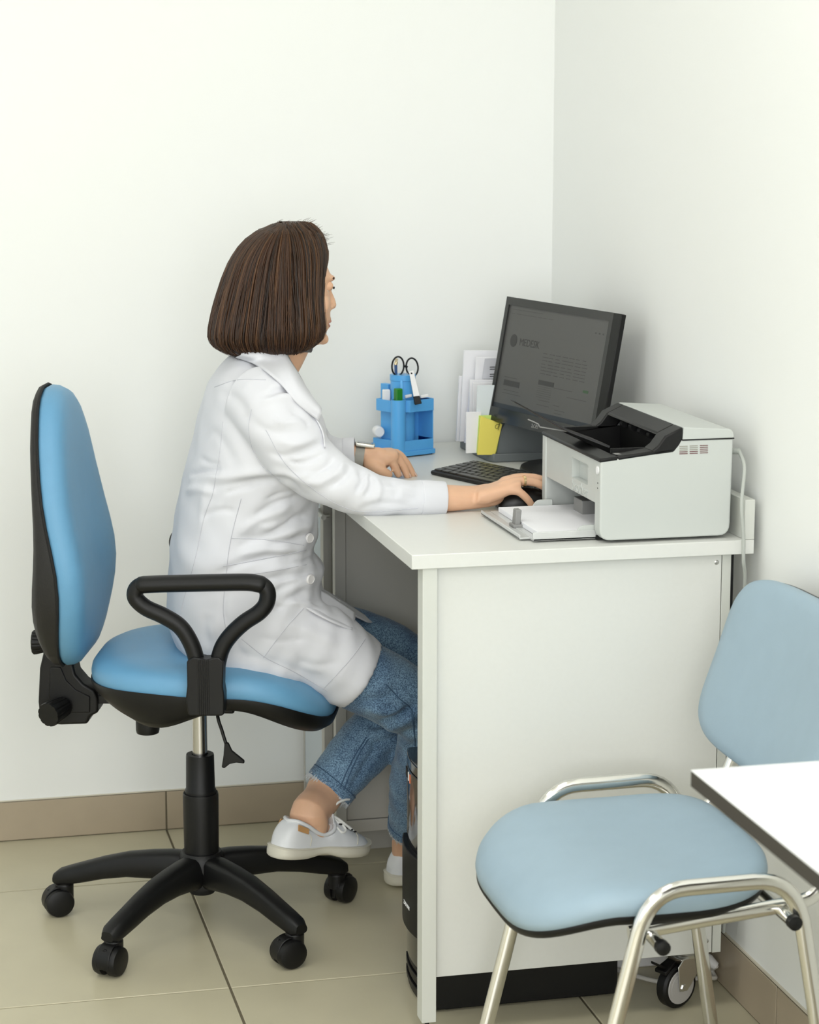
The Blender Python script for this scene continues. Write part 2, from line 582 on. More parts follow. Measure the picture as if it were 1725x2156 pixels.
# ------------------------------------------------------------------ computer tower under the desk
tw = thing('computer_tower', 'black glossy computer tower standing on the floor under the desk', 'computer', (0, 0, 0))
TX, TY0, TY1, TZ = .878, 3.545, 3.726, .440
obj('case', MB().box(TX + .004, 1.223, TY0, TY1 - .004, .004, TZ - .012), M_BLACK, tw, bevel=.002)
for fx in (TX + .03, 1.16):
    obj('case_foot', MB().box(fx, fx + .03, TY0 + .01, TY1 - .01, 0, .005), M_DARK, tw, sm=False)
yc = (TY0 + TY1) / 2


def bow(x, n=9, w0=TY0 - .001, w1=TY1, d=.012):
    return [(x - d * (1 - ((y - (w0 + w1) / 2) / ((w1 - w0) / 2)) ** 2), y) for y in np.linspace(w0, w1, n)]


def front_slab(mb, x, d, z0, z1, back=TX + .006, w0=TY0 - .001, w1=TY1):
    pl = bow(x, 9, w0, w1, d) + [(back, w1), (back, w0)]
    return mb.prism([(a, b, z0) for a, b in pl], (0, 0, z1 - z0))


obj('front_bezel', front_slab(MB(), TX, .012, .062, TZ - .03), M_BLACKG, tw, bevel=.001)
obj('front_cover', front_slab(MB(), TX - .006, .016, .125, .272, w0=TY0 - .004, w1=TY1 + .004), M_BLACK, tw, bevel=.002)
cap = MB()
pl = bow(TX, 9) + [(1.223, TY1), (1.223, TY0)]
cap.prism([(a, b, TZ - .029) for a, b in pl], (0, 0, .022))
obj('top_cap', cap, M_BLACKG, tw, bevel=.003)
for k in range(5):
    obj('base_fin', front_slab(MB(), TX + .002 - (k % 2) * .003, .012, .004 + k * .0115, .004 + k * .0115 + .0085), M_BLACK, tw, bevel=.001)
for k, (dy, mm) in enumerate(((.075, M_DARK), (.062, M_DARK), (.040, M_WHITE), (.022, M_RED))):
    y = yc + dy * .9
    x = TX - .012 * (1 - ((y - yc) / ((TY1 - TY0) / 2)) ** 2)
    obj('port' if k < 2 else 'indicator', MB().box(x - .0012, x + .004, y - .004, y + (.004 if k < 2 else -.001), TZ - .052, TZ - .036), mm, tw, sm=False)
y = 3.632
hw_ = (TY1 - TY0) / 2 + .004
slope = .016 * 2 * (y - yc) / hw_ ** 2
xd = TX - .006 - .016 * (1 - ((y - yc) / hw_) ** 2)
text_on('brand_lettering', 'ZALMAN', .0105, (xd - .0008, y, .170), (-slope, -1, 0), (0, 0, 1), M_WHITE, tw, depth=.0003)

# ------------------------------------------------------------------ printer
pt = thing('printer', 'white laser printer with a black open output tray on the desk corner', 'printer', (0, 0, 0))
PX0, PX1, PY0, PY1, PZ = 1.145, 1.377, 3.452, 3.790, DZ + .005


def side_poly(pts, y):
    return [(px, y, pz) for px, pz in pts]


def rounded(pts, r, n=5):
    """round the corners of an xz polygon; r list"""
    out = []
    N = len(pts)
    for i in range(N):
        p, a, b = np.array(pts[i]), np.array(pts[i - 1]), np.array(pts[(i + 1) % N])
        rr = r[i]
        if rr <= 0:
            out.append(tuple(p)); continue
        u, w = (a - p) / np.linalg.norm(a - p), (b - p) / np.linalg.norm(b - p)
        s, e = p + u * rr, p + w * rr
        for k in range(n + 1):
            t = k / n
            out.append(tuple((1 - t) ** 2 * s + 2 * t * (1 - t) * p + t * t * e))
    return out


# near cheek, far cheek, back, top
cheek = rounded([(PX0, PZ), (PX1, PZ), (PX1 + .002, PZ + .166), (PX0 + .135, PZ + .166), (PX0 + .128, PZ + .148), (PX0, PZ + .136)], [.02, .02, .004, .004, .012, .004])
obj('side_cover', MB().prism(side_poly(cheek, PY0), (0, .030, 0)), M_WPLASTIC, pt, bevel=.006, seg=4)
obj('side_cover', MB().prism(side_poly(cheek, PY1 - .022), (0, .022, 0)), M_WPLASTIC, pt, bevel=.004, seg=3)
obj('rear_body', MB().box(PX0 + .144, PX1 - .002, PY0 + .030, PY1 - .022, PZ + .003, PZ + .160), M_WPLASTIC, pt, sm=False)
# front panel (facing the sitter) above the paper slot
fp = MB()
wy0_, wy1_ = PY0 + .030, PY1 - .022
wz0_, wz1_ = PZ + .083, PZ + .118     # grip recess
wa, wb = PY0 + .075, PY0 + .165
fp.box(PX0 + .002, PX0 + .022, wy0_, wy1_, PZ + .060, wz0_)
fp.box(PX0 + .002, PX0 + .022, wy0_, wa, wz0_, wz1_)
fp.box(PX0 + .002, PX0 + .022, wb, wy1_, wz0_, wz1_)
fp.box(PX0 + .002, PX0 + .022, wy0_, wy1_, wz1_, PZ + .134)
fp.box(PX0 + .016, PX0 + .022, wa, wb, wz0_, wz1_)
obj('front_panel', fp, M_WPLASTIC, pt, sm=False)
obj('slot_wall', MB().box(PX0 + .10, PX0 + .11, wy0_, wy1_, PZ, PZ + .07).box(PX0 + .01, PX0 + .11, wy0_, wy1_, PZ + .058, PZ + .062), M_DARK, pt, sm=False)
obj('slot_floor', MB().box(PX0 + .004, PX0 + .11, wy0_, wy1_, PZ - .003, PZ + .004), M_DARK, pt, sm=False)
obj('slot_block', MB().box(PX0 + .03, PX0 + .06, wy0_ + .16, wy0_ + .21, PZ + .004, PZ + .035), M_GUIDE, pt, bevel=.001)
# black surround of the output bay
rim_o = [(PX0 - .001, PY0 - .001), (PX0 + .128, PY0 - .001)]
zt = lambda x: PZ + .137 + .013 * (x - PX0) / .128
sr = MB()
zf, zb = PZ + .1375, PZ + .152
Ybay0, Ybay1 = PY0 + .042, PY1 - .034


def rail(x0, x1, y0, y1, z0, z1, th=.006):
    """sloped slab between x0 and x1"""
    return [[(x0, y0, z0 - th), (x0, y1, z0 - th), (x0, y1, z0), (x0, y0, z0)], [(x1, y0, z1 - th), (x1, y1, z1 - th), (x1, y1, z1), (x1, y0, z1)]]


sr.rings(rail(PX0 - .002, PX0 + .03, PY0 - .001, PY1 + .001, zf + .002, zf + .005, .007))
sr.rings(rail(PX0 + .03, PX0 + .128, PY0 - .001, Ybay0, zf + .005, zb + .002, .007))
sr.rings(rail(PX0 + .03, PX0 + .128, Ybay1, PY1 + .001, zf + .005, zb + .002, .007))
# rising arch up to the white lid
for (ya, yb_) in ((PY0 - .001, Ybay0), (Ybay1, PY1 + .001)):
    sr.prism([(PX0 + .096, ya, zb - .009), (PX0 + .128, ya, zb - .006), (PX0 + .138, ya, PZ + .158), (PX0 + .1435, ya, PZ + .168), (PX0 + .1435, ya, PZ + .1885), (PX0 + .112, ya, PZ + .174), (PX0 + .100, ya, zb + .006), (PX0 + .088, ya, zb - .003)], (0, yb_ - ya, 0))
sr.rings([[(PX0 + .1435, Ybay0 - .001, PZ + .178), (PX0 + .1435, Ybay1 + .001, PZ + .178), (PX0 + .1435, Ybay1 + .001, PZ + .1885), (PX0 + .1435, Ybay0 - .001, PZ + .1885)],
          [(PX0 + .112, Ybay0 - .001, PZ + .168), (PX0 + .112, Ybay1 + .001, PZ + .168), (PX0 + .112, Ybay1 + .001, PZ + .174), (PX0 + .112, Ybay0 - .001, PZ + .174)]])
obj('output_surround', sr, M_BLACK, pt, bevel=.003)
by = MB()
by.box(PX0 + .03, PX0 + .138, Ybay0 - .002, Ybay1 + .002, PZ + .090, PZ + .096)
by.box(PX0 + .03, PX0 + .140, Ybay0 - .004, Ybay0, PZ + .09, PZ + .150).box(PX0 + .03, PX0 + .140, Ybay1, Ybay1 + .004, PZ + .09, PZ + .150)
by.box(PX0 + .136, PX0 + .142, Ybay0, Ybay1, PZ + .09, PZ + .178)
by.box(PX0 + .026, PX0 + .031, Ybay0, Ybay1, PZ + .09, PZ + .138)
obj('output_bay', by, M_BLACK, pt, sm=False)
for k in range(5):
    yk = Ybay0 + .03 + k * .048
    obj('roller', MB().tube([(PX0 + .132, yk, PZ + .158), (PX0 + .132, yk + .014, PZ + .158)], .006, 12), M_DARK, pt)
lid = rounded([(PX0 + .143, PZ + .167), (PX1 + .003, PZ + .167), (PX1 + .002, PZ + .182), (PX0 + .145, PZ + .188)], [0, .003, .010, .002])
obj('lid', MB().prism(side_poly(lid, PY0 - .0005), (0, PY1 - PY0 + .001, 0)), M_WPLASTIC, pt, bevel=.002, seg=3)
# output support flap: long tapered wing rising towards the sitter
ps, pe = np.array([PX0 + .05, PY0 + .16, PZ + .140]), np.array([0, 0, 0.0])
pe = at(1079, 845, 1, PY0 + .175)
pm = at(1188, 906, 1, PY0 + .165)
dirv = (pe - ps)
obj('output_flap', MB().rings([[ps + (0, -.055, 0), ps + (0, .055, 0), ps + (.002, .055, .004), ps + (.002, -.055, .004)],
                               [pm + (0, -.030, 0), pm + (0, .030, 0), pm + (.002, .030, .003), pm + (.002, -.030, .003)],
                               [pe + (0.014, -.026, -.008), pe + (.014, .026, -.008), pe + (.014, .026, -.006), pe + (.014, -.026, -.006)],
                               [pe + (0, -.014, 0), pe + (0, .014, 0), pe + (0, .014, .002), pe + (0, -.014, .002)]]), M_BLACK, pt, bevel=.0006)
hk = [at(1137, 899, 1, PY0 + .14), at(1134, 893, 1, PY0 + .14), at(1124, 888, 1, PY0 + .14), at(1112, 883, 1, PY0 + .14)]
obj('flap_hook', MB().tube([pm + (.012, -.012, -.002)] + hk, .0011, 8), M_GUIDE, pt)
# vents, keys, lettering on the printer
for r_ in range(5):
    for c_ in range(3):
        if r_ < 3 and c_ < 2 and r_ != 0 and False:
            continue
        p0 = at(1431 + c_ * 21.5 + (0 if c_ else 0), 940 + r_ * 3.9 - c_ * .9, 1, PY0)
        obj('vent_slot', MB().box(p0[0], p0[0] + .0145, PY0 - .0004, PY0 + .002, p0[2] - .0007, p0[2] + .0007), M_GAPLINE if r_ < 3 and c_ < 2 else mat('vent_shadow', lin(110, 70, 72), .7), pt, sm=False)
obj('seam', MB().box(PX0 + .143, PX1 + .0035, PY0 - .0008, PY1, PZ + .1655, PZ + .1672), M_DARK, pt, sm=False)
pb = at(1265, 993, 0, PX0 - .001)
obj('power_key', MB().lathe([(.0072, 0), (.0072, .0015), (.0064, .0015), (.0064, .0008), (.005, .0008), (.005, .0018), (.0005, .0019)], 24, 'x').xf(Matrix.Translation((PX0 - .0002, PY0 + .014, pb[2])) @ Matrix.Rotation(PI, 4, 'Z')), M_WHITE, pt)
for zz in (1019, 1030):
    q = at(1263, zz, 0, PX0)
    obj('indicator', MB().box(PX0 - .0004, PX0 + .001, PY0 + .013, PY0 + .0155, q[2] - .0012, q[2] + .0012), M_DARK, pt, sm=False)
text_on('brand_lettering', 'brother', .028, (PX0 + .0018, PY0 + .117, PZ + .070), (0, -1, 0), (0, 0, 1), M_WPLASTIC, pt, depth=.0012)
obj('model_print', MB().box(PX0 + .030, PX0 + .040, PY0 + .012, PY0 + .028, 0, .0003).xf(Matrix.Translation((0, 0, zf + .0062))), M_GUIDE, pt, sm=False)
# paper cassette
TRX0 = at(1040, 1092, 2, DZ + .01)[0]
ty0, ty1 = PY0 + .034, PY1 - .030
tr = MB().box(TRX0 + .018, PX0 + .10, ty0, ty1, DZ + .003, DZ + .007)
tr.box(TRX0 + .018, PX0 + .10, ty0, ty0 + .003, DZ + .003, DZ + .018)
obj('paper_tray', tr, M_CLEAR, pt, bevel=.001)
obj('tray_lip', MB().box(TRX0, TRX0 + .019, ty0 + .02, ty1 - .005, DZ + .003, DZ + .006).box(TRX0, TRX0 + .002, ty0 + .02, ty1 - .005, DZ + .003, DZ + .011), M_CLEAR, pt, bevel=.001)
obj('end_guide', MB().prism([(TRX0 + .014, yg, DZ + .006) for yg in (ty0 + .105, ty0 + .135)] + [(TRX0 + .034, yg, DZ + .006) for yg in (ty0 + .135, ty0 + .105)], (0, 0, .006))
    .prism([(TRX0 + .018, yg, DZ + .011) for yg in (ty0 + .110, ty0 + .130)] + [(TRX0 + .028, yg, DZ + .011) for yg in (ty0 + .130, ty0 + .110)], (.002, 0, .026)), M_GUIDE, pt, bevel=.0015)
for yy in (ty0 + .003, ty1 - .012):
    g = rounded([(PX0 - .034, DZ + .008), (PX0 + .008, DZ + .008), (PX0 + .008, DZ + .026), (PX0 - .022, DZ + .026)], [0, 0, .003, .008])
    obj('side_guide', MB().prism(side_poly(g, yy), (0, .003, 0)), M_WPLASTIC, pt, bevel=.0006)
ppr = obj('paper_stack', MB().box(TRX0 + .030, PX0 + .09, ty0 + .009, ty1 - .014, DZ + .0075, DZ + .016), M_PAPER, None, bevel=.0004)
tag(ppr, 'stack of blank white paper lying in the printer tray', 'paper')
# cable of the printer
pc = [at(1543, 948, 1, PY0 + .05), at(1557, 950, 1, PY0 + .02), at(1568, 985, 1, PY0 - .01), at(1562, 1060, 1, PY0 - .03), at(1566, 1130, 1, PY0 - .032), at(1566, 1180, 1, PY0 - .032), at(1569, 1215, 1, PY0 - .02), at(1566, 1300, 1, PY0), at(1561, 1400, 1, PY0 + .01)]
pc[0][0] = PX1 + .001
pc = [np.array([min(q[0], 1.419), q[1], q[2]]) for q in pc]
cb = thing('printer_cable', 'light grey cable hanging from the back of the printer', 'cable', (0, 0, 0))
obj('cord', MB().tube(bez(pc[1:] + [np.array([1.408, 3.47, .40]), np.array([1.405, 3.50, .12])], 8), .0032, 10), M_CABLE, cb)
obj('plug', MB().tube([(PX1 + .003, pc[0][1], pc[0][2]), pc[1]], [.0085, .006], 12, ry=[.006, .005]), M_CABLE, cb)
bc = obj('black_power_cord', MB().tube(bez([(1.388, 3.70, DZ + .085), (1.388, 3.66, DZ + .078), (1.386, 3.58, DZ + .055), (1.386, 3.545, DZ + .035), (1.386, 3.60, DZ + .012), (1.386, 3.75, DZ + .008), (1.386, 3.9, DZ + .008)], 6), .0055, 8), M_BLACK)
tag(bc, 'black power cord curled behind the printer', 'cable')
bs = obj('black_cable_duct', MB().box(1.3835, 1.390, 3.462, 3.478, .56, DZ - .025), M_DARK, None, bevel=.001)
tag(bs, 'thin black cable strip running down behind the desk side panel', 'cable')

# ------------------------------------------------------------------ monitor
MS = .395 / .40
mc = CAM + (np.array([1.292, 4.246, 1.051]) - CAM) * MS
myaw, mtilt = math.radians(195.433), math.radians(10.341)
mn = np.array([math.cos(myaw) * math.cos(mtilt), math.sin(myaw) * math.cos(mtilt), math.sin(mtilt)])
mx = np.array([math.sin(myaw), -math.cos(myaw), 0]) * -1
if mx[1] > 0:
    mx = -mx
mz = mn
my = np.cross(mz, mx)
if my[2] < 0:
    mx = -mx
    my = np.cross(mz, mx)
rl = math.radians(-.545)
mx, my = math.cos(rl) * mx + math.sin(rl) * my, math.cos(rl) * my - math.sin(rl) * mx
MM = Matrix(((mx[0], my[0], mz[0], mc[0]), (mx[1], my[1], mz[1], mc[1]), (mx[2], my[2], mz[2], mc[2]), (0, 0, 0, 1)))
mon = thing('monitor', 'black flat computer monitor with a dim web page on its screen', 'monitor', (0, 0, 0))
W2, H2 = .1975, .1285
sx0, sx1, sy0, sy1 = -W2 + .012, W2 - .012, -H2 + .029, H2 - .016


def mobj(name, mb, m_, bevel=0, **k):
    return obj(name, mb.xf(MM), m_, mon, bevel=bevel, **k)


bz = MB().box(-W2, sx0, -H2, H2, -.018, 0).box(sx1, W2, -H2, H2, -.018, 0).box(sx0, sx1, -H2, sy0, -.018, 0).box(sx0, sx1, sy1, H2, -.018, 0)
mobj('bezel', bz, mat('bezel_gloss', lin(34, 35, 33), .22, coat=.2), sm=False)
mobj('rear_case', MB().rings([[(-W2, -H2, -.018), (W2, -H2, -.018), (W2, H2, -.018), (-W2, H2, -.018)],
                              [(-W2, -H2, -.030), (W2, -H2, -.030), (W2, H2, -.030), (-W2, H2, -.030)],
                              [(-W2 * .55, -H2 * .6, -.052), (W2 * .55, -H2 * .6, -.052), (W2 * .55, H2 * .6, -.052), (-W2 * .55, H2 * .6, -.052)]]), M_BLACK, bevel=.002)
scr = mobj('screen', MB().box(sx0 - .001, sx1 + .001, sy0 - .001, sy1 + .001, -.012, -.0035), mat('screen_face', lin(80, 80, 78), .30, emit=.012), sm=False)
SCR_DARK = mat('screen_ink', lin(56, 56, 55), .5)
SCR_MID = mat('screen_bar', lin(64, 64, 62), .5)
SCR_GREEN = mat('screen_green', lin(58, 84, 58), .5)


def scr_rect(u0, u1, v0, v1, m_, name='page_block'):
    """rectangle on the screen in 0..1 screen coordinates from top left"""
    x0, x1 = sx0 + (sx1 - sx0) * u0, sx0 + (sx1 - sx0) * u1
    y1, y0 = sy1 - (sy1 - sy0) * v0, sy1 - (sy1 - sy0) * v1
    return MB().box(x0, x1, y0, y1, -.0036, -.0032)


def scr_obj(name, mb, m_):
    obj(name, mb.xf(MM), m_, scr, sm=False)


lines = MB()
rnd = random.Random(3)
for v in (.40, .435, .465, .50, .53, .56, .59):
    for seg in range(7):
        a = .42 + seg * .065
        lines.add(*[(lambda b: (b.v, b.f))(scr_rect(a, a + .03 + rnd.random() * .03, v, v + .006, None))][0])
for v in (.035, .075):
    for seg in range(4 + int(v * 60)):
        a = .03 + seg * .055
        lines.add(*[(lambda b: (b.v, b.f))(scr_rect(a, a + .03 + rnd.random() * .02, v, v + .004, None))][0])
for v, a, b in ((.69, .07, .20), (.815, .08, .24), (.845, .07, .26), (.70, .58, .76), (.76, .72, .9), (.84, .45, .56), (.86, .60, .66), (.885, .44, .56), (.90, .62, .72), (.93, .62, .7)):
    lines.add(*[(lambda q: (q.v, q.f))(scr_rect(a, b, v, v + .005, None))][0])
for k in range(6):
    lines.add(*[(lambda q: (q.v, q.f))(scr_rect(.42, .56, .715 + k * .02, .718 + k * .02, None))][0])
for k in range(3):
    lines.add(*[(lambda q: (q.v, q.f))(scr_rect(.88 + k * .035, .893 + k * .035, .125, .140, None))][0])
scr_obj('page_text', lines, SCR_MID)
scr.children[-1]['kind'] = 'stuff'
scr_obj('page_block', scr_rect(.07, .235, .69 + .03, .775, None), SCR_DARK)
scr_obj('page_block', scr_rect(.42, .575, .655, .70, None), SCR_DARK)
scr_obj('page_key', scr_rect(.86, .91, .665, .69, None), SCR_GREEN)
scr_obj('task_bar', scr_rect(0, 1, .955, 1, None), mat('taskbar', lin(34, 42, 50), .4))
lg = MB()
cxl, cyl = sx0 + (sx1 - sx0) * .10, sy1 - (sy1 - sy0) * .335
lg.rings([[(cxl + r_ * math.cos(a), cyl + r_ * math.sin(a), z_) for a in np.linspace(0, 2 * PI, 25)[:-1]] for r_, z_ in ((.013, -.0036), (.013, -.0031))])
scr_obj('page_logo', lg, SCR_DARK)
text_on('page_title', 'MEDESK', .021, MM @ Vector((sx0 + (sx1 - sx0) * .265, cyl - .001, -.0033)), mx, my, SCR_DARK, scr, depth=.0001)
text_on('brand_lettering', 'acer', .017, MM @ Vector((-.008, -H2 + .0105, .0002)), mx, my, M_GUIDE, mon, depth=.0002)
# stand
stp = np.array(mc) - mn * .052
base_c = np.array([mc[0] + .045, mc[1] + .012, DZ + .0005])
col = MB().rings([[(base_c[0] - .010, base_c[1] - .022, DZ + .008), (base_c[0] + .012, base_c[1] - .022, DZ + .008), (base_c[0] + .012, base_c[1] + .022, DZ + .008), (base_c[0] - .010, base_c[1] + .022, DZ + .008)],
                  [(stp[0] - .008, stp[1] - .022, stp[2] - .03), (stp[0] + .014, stp[1] - .022, stp[2] - .03), (stp[0] + .014, stp[1] + .022, stp[2] - .03), (stp[0] - .008, stp[1] + .022, stp[2] - .03)],
                  [(stp[0] - .008, stp[1] - .022, stp[2] + .02), (stp[0] + .012, stp[1] - .022, stp[2] + .02), (stp[0] + .012, stp[1] + .022, stp[2] + .02), (stp[0] - .008, stp[1] + .022, stp[2] + .02)]])
obj('stand_column', col, M_BLACK, mon, bevel=.003)
bs = MB().lathe([(.98, 0), (1, .12), (.98, .6), (.90, .9), (.3, 1.0)], 48)
bs.v = [(p[0] * .078 + base_c[0] - .012, p[1] * .115 + base_c[1], p[2] * .011 + DZ + .0005) for p in bs.v]
obj('stand_base', bs, M_BLACK, mon)

# ------------------------------------------------------------------ keyboard
kl = np.array([.375, -.927, 0]); kl /= np.linalg.norm(kl)
kd = np.array([-kl[1], kl[0], 0])
kz = .0145
kb_o = at(906, 993, 2, DZ + .006)
ang = math.atan2(kl[1], kl[0])
kb = thing('keyboard', 'black low keyboard with chiclet keys between the hands', 'keyboard', (kb_o[0], kb_o[1], DZ + .0005), ang)
KL, KD = .372, .118
tilt = .085
kz_f = lambda y: .010 + y * tilt
obj('chassis', MB().rings([[(0, 0, 0), (KL, 0, 0), (KL, KD, 0), (0, KD, 0)], [(0, 0, .008), (KL, 0, .008), (KL, KD, .008 + KD * tilt), (0, KD, .008 + KD * tilt)]]), M_BLACK, kb, bevel=.003)
key_me = {}


def key(w, h):
    k_ = (round(w, 4), round(h, 4))
    if k_ not in key_me:
        b_ = .0012
        me = MB().rings([[(0, 0, 0), (w, 0, 0), (w, h, 0), (0, h, 0)], [(b_ * .6, b_ * .6, .0022), (w - b_ * .6, b_ * .6, .0022), (w - b_ * .6, h - b_ * .6, .0022), (b_ * .6, h - b_ * .6, .0022)],
                         [(b_ * 1.3, b_ * 1.3, .0026), (w - b_ * 1.3, b_ * 1.3, .0026), (w - b_ * 1.3, h - b_ * 1.3, .0026), (b_ * 1.3, h - b_ * 1.3, .0026)]]).mesh('key')
        me.materials.append(mat('key_cap', lin(40, 41, 38), .35))
        key_me[k_] = me
    return key_me[k_]


g = .0022
rows = [(.006, .0145, [1.25, 1.25, 1.25, 6.5, 1.25, 1.25, 1.25] + [0] + [1, 1, 1, 1]),
        (.0225, .0155, [2.25] + [1] * 10 + [2.0] + [0] + [1, 1, 1, 1]),
        (.0400, .0155, [1.75] + [1] * 11 + [1.5] + [0] + [1, 1, 1, 1]),
        (.0575, .0155, [1.5] + [1] * 12 + [.75] + [0] + [1, 1, 1, 1]),
        (.0750, .0155, [1] * 13 + [1.25] + [0] + [1, 1, 1, 1]),
        (.0925, .0125, [1] * 14 + [.25 - .0] + [0] + [1, 1, 1, 1])]
unit = (KL - .012) / 18.6
for y, h, ws in rows:
    x = .006
    for w in ws:
        if w == 0:
            x = .006 + unit * 14.6
            continue
        if w >= .7:
            o = bpy.data.objects.new('key', key(w * unit - g, h))
            COL.objects.link(o)
            o.parent = kb
            o.location = (x, y, kz_f(y) - .0015)
            o.rotation_euler = (math.atan(tilt), 0, 0)
        x += w * unit

# ------------------------------------------------------------------ mouse
mp_ = at(1112, 1072, 2, DZ)
ms = thing('computer_mouse', 'black computer mouse under the right hand', 'mouse', (mp_[0] + .002, mp_[1] + .030, DZ + .0005), math.radians(-4))
msh = MB()
prof = [(-.052, .010, .010), (-.050, .022, .020), (-.040, .028, .029), (-.020, .031, .035), (.002, .030, .036), (.022, .028, .032), (.040, .027, .024), (.048, .024, .018), (.051, .014, .010)]
rings = []
for u, w, h in prof:
    rings.append([(u, w * (abs(math.cos(t)) ** .8) * np.sign(math.cos(t)), max(0, h * (math.sin(t) ** .8 if math.sin(t) > 0 else -.0))) for t in np.linspace(-.0, PI, 13)] + [(u, -w * q, 0) for q in (-.5, 0, .5)][::-1][:0])
msh.rings(rings)
obj('body', msh, mat('mouse_black', lin(20, 20, 20), .35), ms, angle=60)
obj('scroll_wheel', MB().lathe([(.002, -.0035), (.009, -.003), (.010, 0), (.009, .003), (.002, .0035)], 20, 'y', (.030, 0, .021)), M_BLACKT, ms)

# ------------------------------------------------------------------ file sorter with papers
so = thing('file_sorter', 'grey plastic file sorter standing on the desk behind the monitor', 'file sorter', (0, 0, 0))
SX0, SX1, SY0, SY1 = 1.196, 1.345, 4.345, 4.560
obj('base_tray', MB().prism([(SX0 - .004, SY1, DZ + .0006), (SX0 + .004, SY0 + .02, DZ + .0006), (SX0 + .012, SY0, DZ + .0006), (SX1, SY0, DZ + .0006), (SX1, SY1, DZ + .0006)], (0, 0, .0174)), M_SORT, so, bevel=.002)
for k, (yy, hh) in enumerate(((SY0 + .012, .105), (SY0 + .075, .13), (SY0 + .138, .16), (SY1 - .008, .19))):
    obj('divider', MB().prism([(SX0 + .022, yy, DZ + .017), (SX1 - .004, yy, DZ + .017), (SX1 - .004, yy, DZ + hh), (SX0 + .055, yy, DZ + hh), (SX0 + .030, yy, DZ + hh * .6)], (0, .004, 0)), M_SORT, so, bevel=.001)
papers = [  # left px, top px, bottom px, y, colour, lean px, label, name
    (961, 792, 941, 4.539, M_PAPER, 3, 'white paper sheets at the far end of the file sorter', 'paper_sheets', .008),
    (968, 738, 930, 4.525, M_PAPER, 6, 'tallest white paper folder in the file sorter', 'paper_folder', .006),
    (978, 800, 945, 4.510, mat('paper_lilac', lin(226, 228, 242), .8), 10, 'pale lilac folder standing in the file sorter', 'paper_folder', .005),
    (995, 752, 940, 4.490, M_PAPER, 4, 'white sheets with a printed grey label in the file sorter', 'paper_sheets', .005),
    (990, 800, 940, 4.470, M_PAPER, -4, 'white envelope bundle leaning in the middle of the file sorter', 'envelope', .007),
    (998, 806, 945, 4.450, M_PAPER, -6, 'white open envelope in the front half of the file sorter', 'envelope', .005),
]
for (lx, ty, by_, yy, m_, lean, lab, nm, th) in papers:
    a, b = at(lx, by_, 1, yy), at(lx + lean, ty, 1, yy)
    zb = max(a[2], DZ + .0185)
    o = obj(nm, MB().prism([(a[0], yy, zb), (a[0] + .115, yy, zb), (a[0] + .118, yy, b[2] - .003), (b[0] + .004, yy, b[2])], (0, th, 0)), m_, None, bevel=.0006)
    tag(o, lab, 'paper', None)
a, b = at(1016, 755, 1, 4.482), at(1060, 797, 1, 4.482)
lab = obj('printed_label', MB().prism([(a[0] + .006, 4.482, a[2]), (b[0], 4.482, a[2]), (b[0], 4.482, b[2]), (a[0], 4.482, b[2])], (0, .002, 0)), mat('label_grey', lin(205, 206, 212), .8), None, bevel=.0004)
tag(lab, 'grey printed card tucked behind the monitor in the sorter', 'card')
for k in range(4):
    p = at(1032, 773 + k * 4.5 + (k > 1) * 6, 1, 4.481)
    obj('print_line', MB().box(p[0], p[0] + .02, 4.4808, 4.4825, p[2] - .0006, p[2] + .0006), M_DARK, lab, sm=False)
lowp = [(982, 868, 952, 4.365, M_PAPER, 0, 1006, .005, 'short white envelope at the front corner of the sorter', 'envelope'),
        (1001, 812, 955, 4.372, mat('paper_cool', lin(226, 234, 236), .8), 5, 1050, .004, 'pale sheet standing behind the yellow notes', 'paper_sheet'),
        (1004, 875, 957, 4.362, M_LIME, 5, 1048, .003, 'lime green note sheets just behind the yellow notes', 'note_pad')]
for (lx, ty, by_, yy, m_, lean, rx, th, lab_, nm) in lowp:
    a, b, c = at(lx, by_, 1, yy), at(lx + lean, ty, 1, yy), at(rx, by_, 1, yy)
    o = obj(nm, MB().prism([(a[0], yy, DZ + .0185), (c[0], yy, DZ + .0185), (c[0] + .008, yy, b[2]), (b[0], yy, b[2])], (0, th, 0)), m_, None, bevel=.0005)
    tag(o, lab_, 'paper')
a, b, c, d = at(1006, 958, 1, 4.350), at(1013, 876, 1, 4.350), at(1058, 893, 1, 4.350), at(1043, 958, 1, 4.350)
o = obj('note_pad', MB().prism([a, d, c, b], (0, .006, 0)), M_YELLOW, None, bevel=.0005)
tag(o, 'yellow note pad hanging over the front of the file sorter', 'notes')
pth = [at(x_, y_, 1, 4.3495) for x_, y_ in ((1051, 893), (1045, 895), (1043, 900), (1047, 903), (1050, 898), (1052, 891), (1051, 899), (1049, 906))]
obj('handwriting', MB().tube(bez(pth, 4), .0005, 5), M_DARK, o)

# ------------------------------------------------------------------ blue desk organizer
oc = at(857, 963, 2, DZ)
e1 = np.array([.91, .415, 0]); e1 /= np.linalg.norm(e1)
og = thing('desk_organizer', 'bright blue plastic desk organizer with several compartments', 'organizer', (oc[0], oc[1], DZ + .0005), math.atan2(e1[1], e1[0]))
OB = 'organizer'
W_, D_ = .074, .112


def oct_(x0, x1, y0, y1, c):
    return [(x0 + c, y0), (x1 - c * .3, y0), (x1, y0 + c * .3), (x1, y1 - c), (x1 - c, y1), (x0 + c, y1), (x0, y1 - c), (x0, y0 + c)]


pl = oct_(-.022, W_, 0, D_, .012)
obj('base', MB().prism([(x, y, .002) for x, y in oct_(-.025, W_ + .003, -.003, D_ + .003, .012)], (0, 0, .010)), M_OBLUE, og, bevel=.001)
obj('base_shadow_gap', MB().prism([(x, y, 0) for x, y in oct_(-.021, W_ - .001, .002, D_ - .002, .012)], (0, 0, .003)), M_DARK, og, sm=False)


